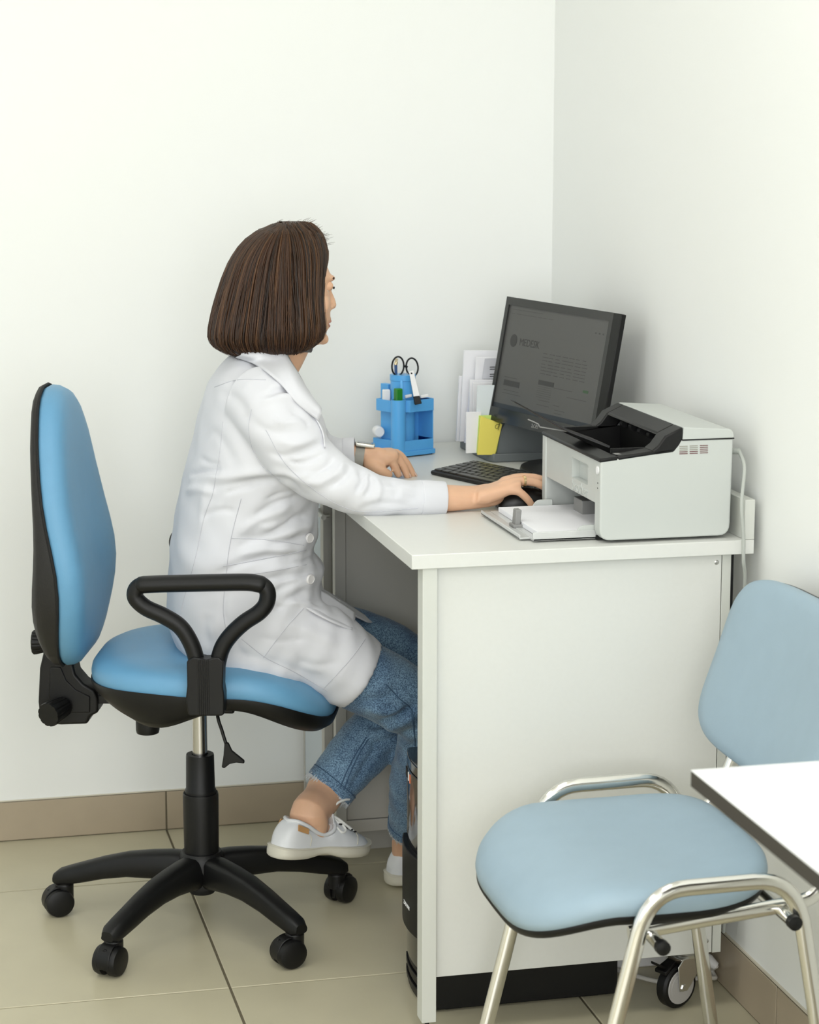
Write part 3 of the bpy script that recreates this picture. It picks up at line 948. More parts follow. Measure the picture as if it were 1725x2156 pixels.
def wall(poly, z0, z1, th=.002):
    mb = MB()
    for (a, b) in zip(poly[:-1], poly[1:]):
        a, b = np.array(a), np.array(b)
        d = (b - a) / np.linalg.norm(b - a)
        n = np.array([-d[1], d[0]]) * th
        mb.prism([(*a, z0), (*b, z0), (*(b + n), z0), (*(a + n), z0)], (0, 0, z1 - z0))
    return mb


obj('lower_front_wall', wall([(-.022, .03), (-.022, .012), (-.010, 0), (W_ - .003, 0), (W_, .004), (W_, D_)], .012, .034), M_OBLUE, og, bevel=.0005)
obj('right_wall', MB().box(W_ - .002, W_, .004, D_, .012, .118), M_OBLUE, og, bevel=.0005)
obj('inner_wall', MB().box(.012, W_ - .002, .052, .054, .012, .112), M_OBLUE, og, bevel=.0005)
obj('upper_tray_wall', wall([(-.002, .012), (.008, -.001), (W_ - .003, -.001), (W_, .004), (W_, D_ - .01)], .094, .119), M_OBLUE, og, bevel=.0005)
obj('upper_tray_floor', MB().prism([(x, y, .094) for x, y in ((-.002, .013), (.008, 0), (W_ - .002, 0), (W_ - .002, D_ - .01), (-.002, D_ - .01))], (0, 0, .002)), M_OBLUE, og, sm=False)


def cup(cx, cy, r, z0, z1, th=.0018, seg=28):
    return MB().lathe([(.0001, z0), (r, z0), (r, z1), (r - th, z1), (r - th, z0 + .003), (.0001, z0 + .003)], seg, org=(cx, cy, 0))


CUPX, CUPY = .026, .048
obj('tall_cup', cup(CUPX, CUPY, .026, .012, .168), M_OBLUE, og)
obj('cup_band', MB().lathe([(.0262, .156), (.0274, .157), (.0274, .1685), (.0255, .1685)], 28, org=(CUPX, CUPY, 0)), M_OBLUE, og)
obj('corner_cup', cup(-.012, .014, .0155, .012, .121), M_OBLUE, og)
obj('rear_block', MB().box(.014, .028, .085, .110, .012, .145), M_OBLUE, og, bevel=.001)
obj('left_wall', MB().box(-.002, 0, .026, .088, .012, .112), M_OBLUE, og, bevel=.0005)
obj('side_pocket', wall([(-.003, .088), (-.016, .086), (-.016, .040), (-.014, .028)], .092, .117), M_OBLUE, og, bevel=.0005)
obj('low_side_box', MB().box(-.014, -.002, .032, .100, .001, .032), M_OBLUE, og, bevel=.001)
fin = MB().prism([(CUPX + .02, .050, .119), (W_ - .002, .050, .119), (CUPX + .024, .050, .158)], (0, .003, 0))
fin2 = MB().prism([(-.003, .018, .119), (.002, .026, .160), (.004, .028, .160), (.002, .016, .119)], (.004, -.003, 0))
obj('stiffener', fin, M_OBLUE, og, bevel=.0004)
obj('stiffener', fin2, M_OBLUE, og, bevel=.0004)


def oloc(x, y, z):
    c, s = e1[0], e1[1]
    return np.array([oc[0] + c * x - s * y, oc[1] + s * x + c * y, DZ + .0005 + z])


# things kept in the organizer
gm = obj('green_marker', MB().box(-.0075, .0075, -.0075, .0075, -.105, .024), M_GREEN, None, bevel=.002)
gm.location = oloc(-.012, .0145, .121)
gm.rotation_euler = (0, 0, math.radians(12))
tag(gm, 'green square marker standing in the front corner of the blue organizer', 'marker')
gl = thing('glue_bottle', 'white capped bottle resting at the left side of the blue organizer', 'bottle', tuple(at(797, 908, 1, oc[1] + .062)), 0)
obj('cap', MB().lathe([(.0001, -.013), (.0095, -.013), (.0112, -.011), (.0115, .004), (.0115, .010), (.0001, .010)], 26, 'y'), M_WHITE, gl)
obj('body', MB().lathe([(.0001, .010), (.0085, .010), (.0085, .022), (.0001, .024)], 22, 'y'), M_WHITE, gl)
sc = thing('scissors', 'scissors with black oval handles standing in the blue organizer', 'scissors', tuple(oloc(CUPX, CUPY, .015)), 0)
so_ = np.array(sc.location)
ys_ = so_[1]


def ring_px(cx, cy, rx, ry, rot, n=28):
    out = []
    for k in range(n):
        t = 2 * PI * k / n
        x_, y_ = rx * math.cos(t), ry * math.sin(t)
        q = at(cx + x_ * math.cos(rot) - y_ * math.sin(rot), cy + x_ * math.sin(rot) + y_ * math.cos(rot), 1, ys_)
        out.append(q - so_)
    return out


obj('handle', MB().tube(ring_px(838, 771, 12.5, 20, .05), .0019, 8, closed=True), M_BLACK, sc)
obj('handle', MB().tube(ring_px(868, 773, 12.5, 19, -.1), .0019, 8, closed=True), M_BLACK, sc)
obj('bridge', MB().tube([at(849, 772, 1, ys_) - so_, at(854, 771, 1, ys_) - so_, at(858, 773, 1, ys_) - so_], .0026, 8), M_BLACK, sc)
obj('blade', MB().prism([at(846, 785, 1, ys_) - so_, at(853, 785, 1, ys_) - so_, at(852, 870, 1, ys_) - so_, at(849, 870, 1, ys_) - so_], (0, .0015, 0)), M_STEEL, sc, sm=False)
obj('blade', MB().prism([at(855, 785, 1, ys_) - so_, at(861, 785, 1, ys_) - so_, at(855, 870, 1, ys_) - so_, at(852, 870, 1, ys_) - so_], (0, -.0015, 0)), M_STEEL, sc, sm=False)
pn = thing('pencil', 'blue pencil with a pale ferrule standing behind the scissors', 'pencil', tuple(oloc(CUPX - .004, CUPY + .008, .016)), 0)
po_ = np.array(pn.location)
yp = po_[1]
obj('shaft', MB().tube([at(836, 880, 1, yp) - po_, at(833.5, 768, 1, yp) - po_], .0034, 6), mat('pencil_blue', lin(66, 96, 142), .4), pn)
obj('ferrule', MB().tube([at(833.5, 768, 1, yp) - po_, at(834.5, 762, 1, yp) - po_], .0036, 12), M_GOLD, pn)
obj('eraser', MB().tube([at(834.5, 762, 1, yp) - po_, at(835.5, 755, 1, yp) - po_], .0033, 12), mat('eraser_cream', lin(222, 206, 170), .7), pn)
st = thing('staple_remover', 'slim white lever tool with a black tip hanging on the organizer', 'staple remover', tuple(at(866, 800, 1, oc[1] - .004)), 0)
sto = np.array(st.location)
yA, yB = oc[1] + .012, oc[1] - .012
q = [at(862, 783, 1, yA), at(871, 780, 1, yA), at(885, 836, 1, yB), at(872, 838, 1, yB)]
obj('lever', MB().prism([p - sto for p in q], (0, .003, 0)), M_WHITE, st, bevel=.0008)
q = [at(871, 835, 1, yB), at(884, 833, 1, yB), at(889, 850, 1, yB - .006), at(874, 853, 1, yB - .006)]
obj('tip', MB().prism([p - sto for p in q], (0, .006, 0)), M_BLACK, st, bevel=.0015)
for px_, py_ in ((866.5, 786), (868.5, 793)):
    p = at(px_, py_, 1, yA - .001) - sto
    obj('rivet', MB().lathe([(.0019, -.002), (.0019, .001), (.0004, .001)], 10, 'y', tuple(p)), M_DARK, st)
for k, (a_, b_, lb) in enumerate(((854, 868, 'small white eraser lying left in the upper organizer tray'), (886, 903, 'small white eraser lying right in the upper organizer tray'))):
    p0 = at(a_, 833, 1, oc[1] + .018); p1 = at(b_, 830, 1, oc[1] + .018)
    e_ = obj('eraser', MB().prism([p0 + (0, 0, -.006), p1 + (0, 0, -.006), p1, p0], (0, .009, 0)), M_WHITE, None, bevel=.0012)
    tag(e_, lb, 'eraser')
e_ = obj('eraser', MB().box(-.008, .008, -.006, .006, -.012, .012).xf(Matrix.Translation(Vector(at(813.5, 832, 1, oc[1] + .055)))), M_WHITE, None, bevel=.002)
tag(e_, 'white eraser in the left side pocket of the organizer', 'eraser')

# ------------------------------------------------------------------ power strip and cables on the floor
ps_ = thing('power_strip', 'white power strip on the floor behind the desk castor', 'power strip', (0, 0, 0))
obj('housing', MB().box(1.235, 1.395, 3.66, 3.705, .0, .040), M_WHITE, ps_, bevel=.004)
for k in range(3):
    obj('socket', MB().lathe([(.018, 0), (.018, .003), (.015, .003), (.013, -.004)], 20, org=(1.262 + k * .048, 3.682, .040)), M_WCABLE, ps_)
wc = thing('white_power_cable', 'white cable with a plug looping on the floor beside the castor', 'cable', (0, 0, 0))
pts = [at(1478, 2058, 2, .02), at(1505, 2059, 2, .014), at(1521, 2052, 2, .014), at(1524, 2040, 2, .02), at(1512, 2034, 2, .035)]
pts[2] = np.array([min(pts[2][0], 1.417), *pts[2][1:]]); pts[3] = np.array([min(pts[3][0], 1.417), *pts[3][1:]])
pts = [np.array([min(p[0], 1.414), p[1], p[2]]) for p in pts]
obj('cord', MB().tube(bez([at(1292, 2040, 2, .006), at(1340, 2055, 2, .006), at(1390, 2067, 2, .006), at(1440, 2066, 2, .006)] + pts, 6), .0042, 10), M_WCABLE, wc)
pp = pts[-1]
obj('plug', MB().tube([pp, pp + (-.012, .006, .010), pp + (-.03, .02, .018)], [.007, .011, .012], 14), M_WHITE, wc)

# ================================================================== visitor chair
vc = thing('visitor_chair', 'pale blue visitor chair with chrome tube legs beside the desk', 'chair', (0, 0, 0))
YN, YFr = 2.818, 3.322
for yy in (YN, YFr):
    pth = [(.905, yy, .012), (.952, yy, .20), (1.008, yy, .424)]
    pth = [np.array(p) for p in pth]
    k0 = np.array([1.026, yy, .470]); k1 = np.array([1.222, yy, .472])
    f0 = pth[-1]; r0 = np.array([1.258, yy, .385])
    curve = [pth[0], pth[1], np.array([.985, yy, .335])]
    curve += [(1 - t) ** 2 * np.array([1.003, yy, .410]) + 2 * t * (1 - t) * np.array([1.018, yy, .470]) + t * t * np.array([1.075, yy, .470]) for t in np.linspace(0, 1, 9)]
    curve += [(1 - t) ** 2 * np.array([1.175, yy, .471]) + 2 * t * (1 - t) * np.array([1.236, yy, .472]) + t * t * np.array([1.252, yy, .405]) for t in np.linspace(0, 1, 9)]
    curve += [np.array([1.275, yy, .28]), np.array([1.318, yy, .012])]
    obj('leg_frame', MB().tube(curve, .0125, 18, ry=.0085, up=(0, 1, 0)), M_CHROME, vc)
    for fx in (.905, 1.318):
        obj('leg_cap', MB().lathe([(.014, 0), (.016, .004), (.015, .022), (.010, .024)], 18, org=(fx, yy, 0)), M_BLACK, vc)
# seat frame rails and cross tubes under the cushion
for yy in (YN + .035, YFr - .035):
    obj('seat_rail', MB().tube(bez([(1.00, yy, .395), (1.10, yy, .405), (1.235, yy, .418), (1.285, yy, .430), (1.315, yy, .475), (1.345, yy, .56), (1.375, yy, .66)], 6), .0115, 14, ry=.008, up=(0, 1, 0)), M_CHROME, vc)
for fx, zz in ((1.035, .388), (1.235, .408)):
    obj('cross_tube', MB().tube([(fx, YN - .002, zz), (fx, YFr + .002, zz)], .0095, 14), M_CHROME, vc)
    for yy in (YN - .010, YFr + .010):
        obj('tube_plug', MB().lathe([(.004, -.008), (.0108, -.006), (.0108, .006), (.004, .008)], 14, 'y', (fx, yy, zz)), M_BLACK, vc)


def pad(x0, x1, y0, y1, zfun, th, n=4.0, rad=.35, inset=.0, nu=22, nv=28, xpow=None):
    """soft cushion: superellipse plan, surface z = zfun(u,v); returns rings from bottom to top"""
    cx, cy, a, b = (x0 + x1) / 2, (y0 + y1) / 2, (x1 - x0) / 2, (y1 - y0) / 2
    seg = 72
    rings = []

    def ring(sc, dz):
        r = []
        for k in range(seg):
            t = 2 * PI * k / seg
            c, s_ = math.cos(t), math.sin(t)
            ex = 2.0 / n
            u = math.copysign(abs(c) ** ex, c)
            v = math.copysign(abs(s_) ** ex, s_)
            if xpow:
                v *= xpow(u)
            r.append((cx + a * u * sc, cy + b * v * sc, zfun(u * sc, v * sc) + dz))
        return r
    return ring


def vz(u, v):
    front = max(0, -u - .35) / .65
    rear = max(0, u - .2) / .8
    return .452 - .052 * front ** 1.7 + .022 * rear ** 2 - .010 * (1 - v * v) * (1 - u * u)


rg = pad(.855, 1.252, 2.836, 3.304, vz, .04, n=3.5, xpow=lambda u: 1 - .07 * max(0, -u) ** 2)
obj('seat_cushion', MB().rings([rg(.965, -.030), rg(.99, -.026), rg(1.0, -.014), rg(.99, -.004), rg(.96, .004), rg(.90, .010), rg(.78, .014), rg(.55, .016), rg(.3, .016), rg(.08, .016)]), M_PALEBLUE, vc, angle=80)
obj('seat_shell', MB().rings([rg(.30, -.042), rg(.85, -.044), rg(.97, -.040), rg(.992, -.031), rg(.985, -.024), rg(.9, -.02)]), M_BLACK, vc, angle=60)

# backrest: in its own tilted frame (y across, z along the rest)
bb0 = np.array([1.296, 3.07, .545]); bt = np.array([1.374, 3.07, .815])
bdir = (bt - bb0); BL = np.linalg.norm(bdir); bdir /= BL
bnrm = np.cross((0, 1, 0), bdir)          # towards +x
if bnrm[0] > 0:
    bnrm = -bnrm


def brest(sc, off, seg=72, n=4.6):
    r = []
    for k in range(seg):
        t = 2 * PI * k / seg
        c, s_ = math.cos(t), math.sin(t)
        ex = 2.0 / n
        u = math.copysign(abs(c) ** ex, c) * sc
        v = math.copysign(abs(s_) ** ex, s_) * sc
        wy = .236 * (1.0 - .07 * v)
        z = .5 * BL + .5 * BL * v * 1.05
        curve = .022 * (u * u)            # wraps round the sitter
        lum = -.006 * math.cos(v * 1.6)
        r.append(bb0 + bdir * z + np.array([0, 1.0, 0]) * wy * u + bnrm * (off + curve + lum))
    return r


obj('backrest_cushion', MB().rings([brest(.97, -.006), brest(.995, 0.0), brest(1.0, .010), brest(.985, .020), brest(.95, .027), brest(.85, .032), brest(.6, .035), brest(.3, .036), brest(.08, .036)]), M_PALEBLUE, vc, angle=80)
obj('backrest_shell', MB().rings([brest(.3, -.022), brest(.85, -.020), brest(.985, -.014), brest(.998, -.006), brest(.98, .0)]), M_BLACK, vc, angle=60)

# ------------------------------------------------------------------ near table
tb = thing('side_table', 'white table with a dark edge in the near right foreground', 'table', (0, 0, 0))
tz = .75
tc_ = at(1455, 1621, 2, tz)
obj('tabletop', MB().box(tc_[0], XW - .02, 1.30, tc_[1], tz - .0012, tz), M_TABLE, tb, sm=False)
obj('table_edge', MB().box(tc_[0] + .0003, XW - .0205, 1.3005, tc_[1] - .0003, tz - .021, tz - .0013), M_TEDGE, tb, sm=False)
for fx in (tc_[0] + .25, XW - .07):
    for fy in (1.36, tc_[1] - .30):
        obj('leg', MB().box(fx - .02, fx + .02, fy - .02, fy + .02, 0, tz - .021), M_STEEL, tb, bevel=.002)

# ================================================================== office chair
CH = np.array([.55, 4.07, 0.0])
CTH = math.radians(16)
cf = np.array([math.cos(CTH), -math.sin(CTH), 0]); cl = np.array([math.sin(CTH), math.cos(CTH), 0])
oc_ = thing('office_chair', 'blue office swivel chair with black armrests that the woman sits on', 'chair', tuple(CH), -CTH)


def cpt(px, py, v):
    """chair coordinates (forward, left, up) of a pixel on the chair plane left = v"""
    p = hitp(px, py, CH + cl * v, cl)
    d = p - CH
    return np.array([d @ cf, v, p[2]])


# --- five star base
def leg_ring(r, zt, w, h, a):
    c, s_ = math.cos(a), math.sin(a)
    out = []
    for k in range(16):
        t = 2 * PI * k / 16
        x_ = math.copysign(abs(math.cos(t)) ** .6, math.cos(t)) * w
        z_ = math.copysign(abs(math.sin(t)) ** .6, math.sin(t)) * h / 2
        if z_ > 0:
            x_ *= .86
        out.append((c * r - s_ * x_, s_ * r + c * x_, zt - h / 2 + z_))
    return out


hub = MB().lathe([(.022, .075), (.045, .082), (.047, .12), (.044, .142), (.038, .150), (.036, .150)], 36)
obj('base_hub', hub, M_BLACK, oc_)
obj('hub_plug', MB().lathe([(.001, .066), (.024, .066), (.027, .072), (.027, .086), (.02, .09)], 28), M_DARK, oc_)
CA = [171 + 72 * k for k in range(5)]
swiv = [200, -60, -20, 60, 100]
for k, adeg in enumerate(CA):
    a = math.radians(adeg)
    rings = []
    for r, zt, w, h in ((.020, .146, .030, .066), (.06, .146, .029, .060), (.10, .143, .026, .054), (.15, .136, .024, .048), (.20, .123, .022, .043), (.24, .110, .021, .040), (.27, .100, .021, .036), (.292, .092, .020, .032), (.303, .083, .014, .018)):
        rings.append(leg_ring(r, zt, w, h, a))
    obj('base_leg', MB().rings(rings), M_BLACK, oc_, angle=50)
    # castor: hood with two wheels
    cx, cy_ = .283 * math.cos(a), .283 * math.sin(a)
    cst = bpy.data.objects.new('caster', None)
    COL.objects.link(cst)
    cst.parent = oc_
    cst.location = (cx, cy_, 0)
    cst.rotation_euler = (0, 0, math.radians([205, 250, 215, 60, 130][k]))
    cst.scale = (1.16, 1.16, 1.10)
    obj('stem', MB().lathe([(.012, .050), (.014, .052), (.014, .072), (.008, .074)], 18), M_BLACK, cst)
    hd = MB()
    n = 12
    for s in (1,):
        prof = [(.026 * math.cos(t) + .012, .0265 + .0285 * math.sin(t)) for t in np.linspace(-.35, PI * .92, n)]
        inn = [(.0235 * math.cos(t) + .012, .0265 + .025 * math.sin(t)) for t in np.linspace(-.35, PI * .92, n)]
        pl = prof + inn[::-1]
        hd.prism([(x_, -.012, z_) for x_, z_ in pl], (0, .024, 0))
    hd.box(-.010, .030, -.0035, .0035, .012, .050)
    hd.lathe([(.015, .030), (.0155, .056), (.012, .060)], 18)
    obj('hood', hd, M_BLACK, cst, bevel=.0015)
    for s in (-1, 1):
        w_ = MB().lathe([(.004, s * .0225), (.017, s * .022), (.0235, s * .0195), (.0252, s * .015), (.0252, s * .006), (.020, s * .0045), (.004, s * .0045)], 32, 'y', (.012, 0, .0255))
        obj('wheel', w_, M_BLACK, cst)

# --- gas column
obj('lower_sleeve', MB().lathe([(.030, .137), (.0335, .138), (.0345, .262), (.0335, .267), (.0315, .267), (.0305, .262), (.0305, .2)], 40), M_BLACK, oc_)
obj('middle_sleeve', MB().lathe([(.0300, .20), (.0300, .271), (.0295, .274), (.0280, .276), (.0270, .340), (.0262, .344), (.016, .344), (.016, .30)], 40), M_BLACK, oc_)
obj('gas_rod', MB().lathe([(.0145, .30), (.0145, .455), (.002, .455)], 28), mat('brushed_steel', (.55, .54, .52), .22, metal=1.0), oc_)

# --- mechanism under the seat
obj('mechanism', MB().box(-.07, .075, -.06, .06, .440, .478), M_BLACK, oc_, bevel=.004)
obj('arm_bar', MB().box(.020, .080, -.245, .245, .499, .507), M_DARK, oc_, bevel=.002)
obj('back_bar', MB().box(-.235, -.02, -.021, .021, .446, .462), M_BLACK, oc_, bevel=.002)
obj('seat_knob', MB().lathe([(.016, .400), (.021, .402), (.0225, .408), (.0225, .428), (.018, .440)], 24, org=(-.09, -.06, 0)), M_BLACK, oc_)
# height lever with paddle
p0, p1, p2 = cpt(458, 1500, -.14), cpt(468, 1540, -.15), cpt(478, 1572, -.155)
obj('lever_rod', MB().tube(bez([p0 + (0, .08, .03), p0, p1, p2], 5), .0032, 10), M_BLACK, oc_)
pad_ = [cpt(x_, y_, -.155) for x_, y_ in ((473, 1563), (481, 1563), (489, 1580), (515, 1601), (515, 1607), (498, 1605), (484, 1608), (473, 1617), (467, 1615), (471, 1590))]
obj('lever_paddle', MB().prism([p + (0, -.004, 0) for p in pad_], (0, .008, 0)), M_BLACK, oc_, bevel=.002)

# --- seat
SU0, SU1, SW = -.196, .266, .228


def sz(u, v):
    """underside line of the cushion; u,v in -1..1"""
    front = max(0, u - .25) / .75
    return .513 - .068 * front ** 1.8 - .004 * (1 - abs(v)) + .004 * max(0, -u)


def seat_ring(sc, dz, n=2.9, seg=84, dome=0.0):
    r = []
    for k in range(seg):
        t = 2 * PI * k / seg
        c, s_ = math.cos(t), math.sin(t)
        ex = 2.0 / n
        u = math.copysign(abs(c) ** ex, c)
        v = math.copysign(abs(s_) ** ex, s_) * (1 - .10 * max(0, -u) ** 2)
        r.append(((SU0 + SU1) / 2 + (SU1 - SU0) / 2 * u * sc, SW * v * sc, sz(u * sc, v * sc) + dz + dome * (1 - .25 * abs(u * sc))))
    return r


obj('seat_cushion', MB().rings([seat_ring(.975, -.004), seat_ring(.995, .002), seat_ring(1.0, .014), seat_ring(.99, .026), seat_ring(.96, .036), seat_ring(.90, .043), seat_ring(.78, .047), seat_ring(.55, .048), seat_ring(.3, .047), seat_ring(.05, .046)]), M_BLUE, oc_, angle=80)


def shell_ring(sc, d, seg=84):
    r = seat_ring(sc, 0, seg=seg)
    out = []
    for (x_, y_, z_) in r:
        u = (x_ - (SU0 + SU1) / 2) / ((SU1 - SU0) / 2)
        deep = .052 * math.exp(-((u + .42) / .42) ** 2) + .030 * math.exp(-((u - .75) / .4) ** 2) + .020
        out.append((x_, y_, z_ - .003 - deep * d))
    return out


obj('seat_shell', MB().rings([shell_ring(1.004, -.12), shell_ring(1.006, .05), shell_ring(.985, .40), shell_ring(.93, .72), shell_ring(.80, .95), shell_ring(.5, 1.0), shell_ring(.1, 1.0)]), M_BLACK, oc_, angle=70)

# --- armrests: closed loops with a broad mount
def arm(v, name='armrest'):
    s = 1
    px = [(435, 1378), (412, 1368), (395, 1335), (365, 1300), (325, 1275), (296, 1262), (283, 1240)]
    loop_px = [(436, 1442), (420, 1432), (415, 1395), (403, 1356), (380, 1320), (345, 1297), (310, 1281), (290, 1265), (284, 1252), (289, 1238), (305, 1231), (350, 1230), (440, 1228), (520, 1227), (548, 1230), (563, 1245), (561, 1270), (545, 1290), (515, 1310), (488, 1335), (469, 1362), (459, 1395), (453, 1432)]
    pts = [cpt(x_, y_, -.245) for x_, y_ in loop_px]
    pts = [np.array([p[0], v, p[2]]) for p in pts]
    o = obj(name, MB().tube(bez(pts + [pts[0]], 5)[:-1], .0150, 16, ry=.0158, closed=True, up=(0, 1, 0)), M_BLACK, oc_, angle=70)
    # fuller top pad
    top = [np.array([p[0], v, p[2]]) for p in (cpt(300, 1231, -.245), cpt(350, 1229, -.245), cpt(440, 1227, -.245), cpt(520, 1226, -.245), cpt(548, 1230, -.245))]
    obj('arm_pad', MB().tube(bez(top, 5), .0155, 16, ry=[.020] * (len(bez(top, 5))), up=(0, 1, 0), round_ends=True), M_BLACK, o, angle=70)
    poly = [(400, 1352), (414, 1384), (455, 1384), (474, 1352), (476, 1372), (472, 1395), (471, 1440), (475, 1458), (474, 1500), (402, 1500), (394, 1468), (396, 1450), (397, 1400)]
    poly = [(396, 1388), (410, 1378), (437, 1384), (462, 1378), (474, 1388), (472, 1440), (475, 1458), (475, 1498), (470, 1502), (404, 1502), (399, 1498), (394, 1468), (397, 1440)]
    pl = [cpt(x_, y_, -.245) for x_, y_ in poly]
    obj('arm_mount', MB().prism([np.array([p[0], v - .0185, p[2]]) for p in pl], (0, .037, 0)), M_BLACK, o, bevel=.005, seg=3)
    for k in range(6):
        xk = cpt(421 + k * 4.2, 1440, -.245)[0]
        z0, z1 = cpt(430, 1499, -.245)[2], cpt(430, 1384, -.245)[2]
        for side in (-1, 1):
            obj('rib', MB().box(xk - .0013, xk + .0013, v + side * .018 - .0015, v + side * .018 + .0015, z0, z1), M_BLACK, o, bevel=.0006)
    return o


arm(-.245)
arm(.245)

# --- backrest
bB, bT = cpt(160, 1380, 0), cpt(112, 812, 0)
BH = bT[2] - bB[2]


def back_half(s):
    """half width of the rest at relative height s"""
    K = [(0, .075), (.04, .125), (.10, .152), (.18, .178), (.27, .194), (.38, .198), (.5, .194), (.62, .183), (.74, .163), (.84, .138), (.91, .110), (.96, .085), (.985, .055), (1.0, .022)]
    return float(np.interp(s, [k[0] for k in K], [k[1] for k in K]))


def back_ring(sc, off, seg=40, wrap=.012, inset=0.0):
    """outline ring: up one side, down the other"""
    S = list(np.linspace(0, 1, seg // 2))
    S = [0.5 - 0.5 * math.cos(PI * s) for s in S]
    r = []
    for side in (1, -1):
        for s in (S if side == 1 else S[::-1]):
            ss = .5 + (s - .5) * sc
            w = back_half(s) * sc
            z = bB[2] + BH * ss
            u = bB[0] + (bT[0] - bB[0]) * ss
            # lumbar curve
            u += .020 * math.exp(-((ss - .33) / .22) ** 2) - .008
            r.append((u + off + wrap * (w / .2) ** 2, side * w, z))
    return r


obj('backrest_cushion', MB().rings([back_ring(.985, -.006), back_ring(1.0, .002), back_ring(.995, .016), back_ring(.97, .029), back_ring(.92, .037), back_ring(.82, .042), back_ring(.6, .044), back_ring(.35, .044), back_ring(.08, .044)]), M_BLUE, oc_, angle=80)
obj('backrest_piping', MB().tube(back_ring(1.004, -.006), .0028, 8, closed=True), M_DARK, oc_)
sh = []
for sc, off in ((1.003, -.007), (1.0, -.014), (.97, -.019), (.90, -.022), (.75, -.024), (.5, -.025), (.25, -.026), (.05, -.026)):
    r = back_ring(sc, off)
    q_ = {1.003: 0, 1.0: .55, .97: .8}.get(sc, 1.0)
    sh.append([(x_ - .034 * q_ * math.exp(-(((z_ - bB[2]) / BH - .26) / .24) ** 2), y_, z_) for x_, y_, z_ in r])
obj('backrest_shell', MB().rings(sh), M_BLACKT, oc_, angle=70)

# --- backrest carrier with knobs
cp = [(97, 1310), (112, 1330), (150, 1385), (160, 1390), (165, 1412), (182, 1432), (205, 1445), (212, 1462), (213, 1492), (196, 1500), (190, 1516), (135, 1518), (100, 1515), (90, 1500), (87, 1470), (90, 1400), (97, 1370)]
cpp = [cpt(x_, y_, 0) for x_, y_ in cp]
obj('back_carrier', MB().prism([np.array([p[0], -.030, p[2]]) for p in cpp], (0, .060, 0)), M_BLACK, oc_, bevel=.005, seg=3)
cp2 = [(106, 1404), (128, 1404), (140, 1432), (160, 1452), (190, 1466), (190, 1500), (110, 1500), (103, 1470)]
obj('carrier_plate', MB().prism([np.array([p[0], -.0325, p[2]]) for p in [cpt(x_, y_, -.03) for x_, y_ in cp2]], (0, .006, 0)), M_BLACK, oc_, bevel=.002)
obj('carrier_tongue', MB().box(cpt(195, 1475, 0)[0], -.12, -.018, .018, .452, .468), M_DARK, oc_, bevel=.002)


def knob(c, axis, r, h, name='knob'):
    axis = np.array(axis, float); axis /= np.linalg.norm(axis)
    a = np.cross(axis, (0, 0, 1)) if abs(axis[2]) < .9 else np.array([1.0, 0, 0])
    a /= np.linalg.norm(a)
    b = np.cross(axis, a)
    rings = []
    seg = 48
    for rr, hh in ((r * .55, 0), (r * .80, .002), (r * .86, h * .3), (r * .98, h * .75), (r, h * .92), (r * .95, h), (r * .2, h * 1.01)):
        ring = []
        for k in range(seg):
            t = 2 * PI * k / seg
            rad = rr * (1 - (.055 if (k % 4 == 0 and rr > r * .7) else 0))
            ring.append(np.array(c) + axis * hh + (a * math.cos(t) + b * math.sin(t)) * rad)
        rings.append(ring)
    return obj(name, MB().rings(rings), M_BLACK, oc_, angle=30)


kc = cpt(136, 1485, -.030)
knob((kc[0], -.034, kc[2]), (-.45, -1, -.12), .024, .052, 'tilt_knob')
kc = cpt(96, 1352, 0)
knob((kc[0] + .004, 0, kc[2]), (-1, 0, -.02), .0235, .028, 'height_knob')

# ================================================================== the person
def P(px, py, y):
    return at(px, py, 1, y)


def volume(mb, voxel, it=4, name='tmp', fac=.5):
    """unite overlapping closed shapes into one continuous skin"""
    me = mb.mesh(name)
    o = bpy.data.objects.new(name, me)
    COL.objects.link(o)
    r = o.modifiers.new('remesh', 'REMESH')
    r.mode = 'VOXEL'
    r.voxel_size = voxel
    r.use_smooth_shade = True
    if it:
        s = o.modifiers.new('smooth', 'SMOOTH')
        s.iterations = it
        s.factor = fac
    bpy.context.view_layer.update()
    out = bpy.data.meshes.new_from_object(o.evaluated_get(bpy.context.evaluated_depsgraph_get()))
    bpy.data.objects.remove(o)
    bpy.data.meshes.remove(me)
    out.name = name
    smooth(out)
    return out


def sect(Fp, Bp, w, n=2.4, seg=40, yoff=0.0):
    """body section: front point, back point, half width across"""
    Fp, Bp = np.array(Fp), np.array(Bp)
    c, a = (Fp + Bp) / 2, (Fp - Bp) / 2
    b = np.array([0, w, 0])
    out = []
    for k in range(seg):
        t = 2 * PI * k / seg
        x_, y_ = math.cos(t), math.sin(t)
        e = 2 / n
        out.append(c + a * math.copysign(abs(x_) ** e, x_) + b * math.copysign(abs(y_) ** e, y_))
    return out


def limb(mb, pts, seg=20, ends=True):
    """pts: (px, py, y, r [, r2]) ; r2 is the radius across (y)"""
    C = [P(p[0], p[1], p[2]) for p in pts]
    n = 3
    # resample smoothly
    full = [np.array([*c, p[3], p[4] if len(p) > 4 else p[3]]) for c, p in zip(C, pts)]
    F_ = bez(full, n)
    mb.tube([f[:3] for f in F_], [f[3] for f in F_], seg, ry=[f[4] for f in F_], round_ends=ends, up=(0, 1, 0)) if False else \
        mb.tube([f[:3] for f in F_], [f[4] for f in F_], seg, ry=[f[3] for f in F_], round_ends=ends)
    return mb


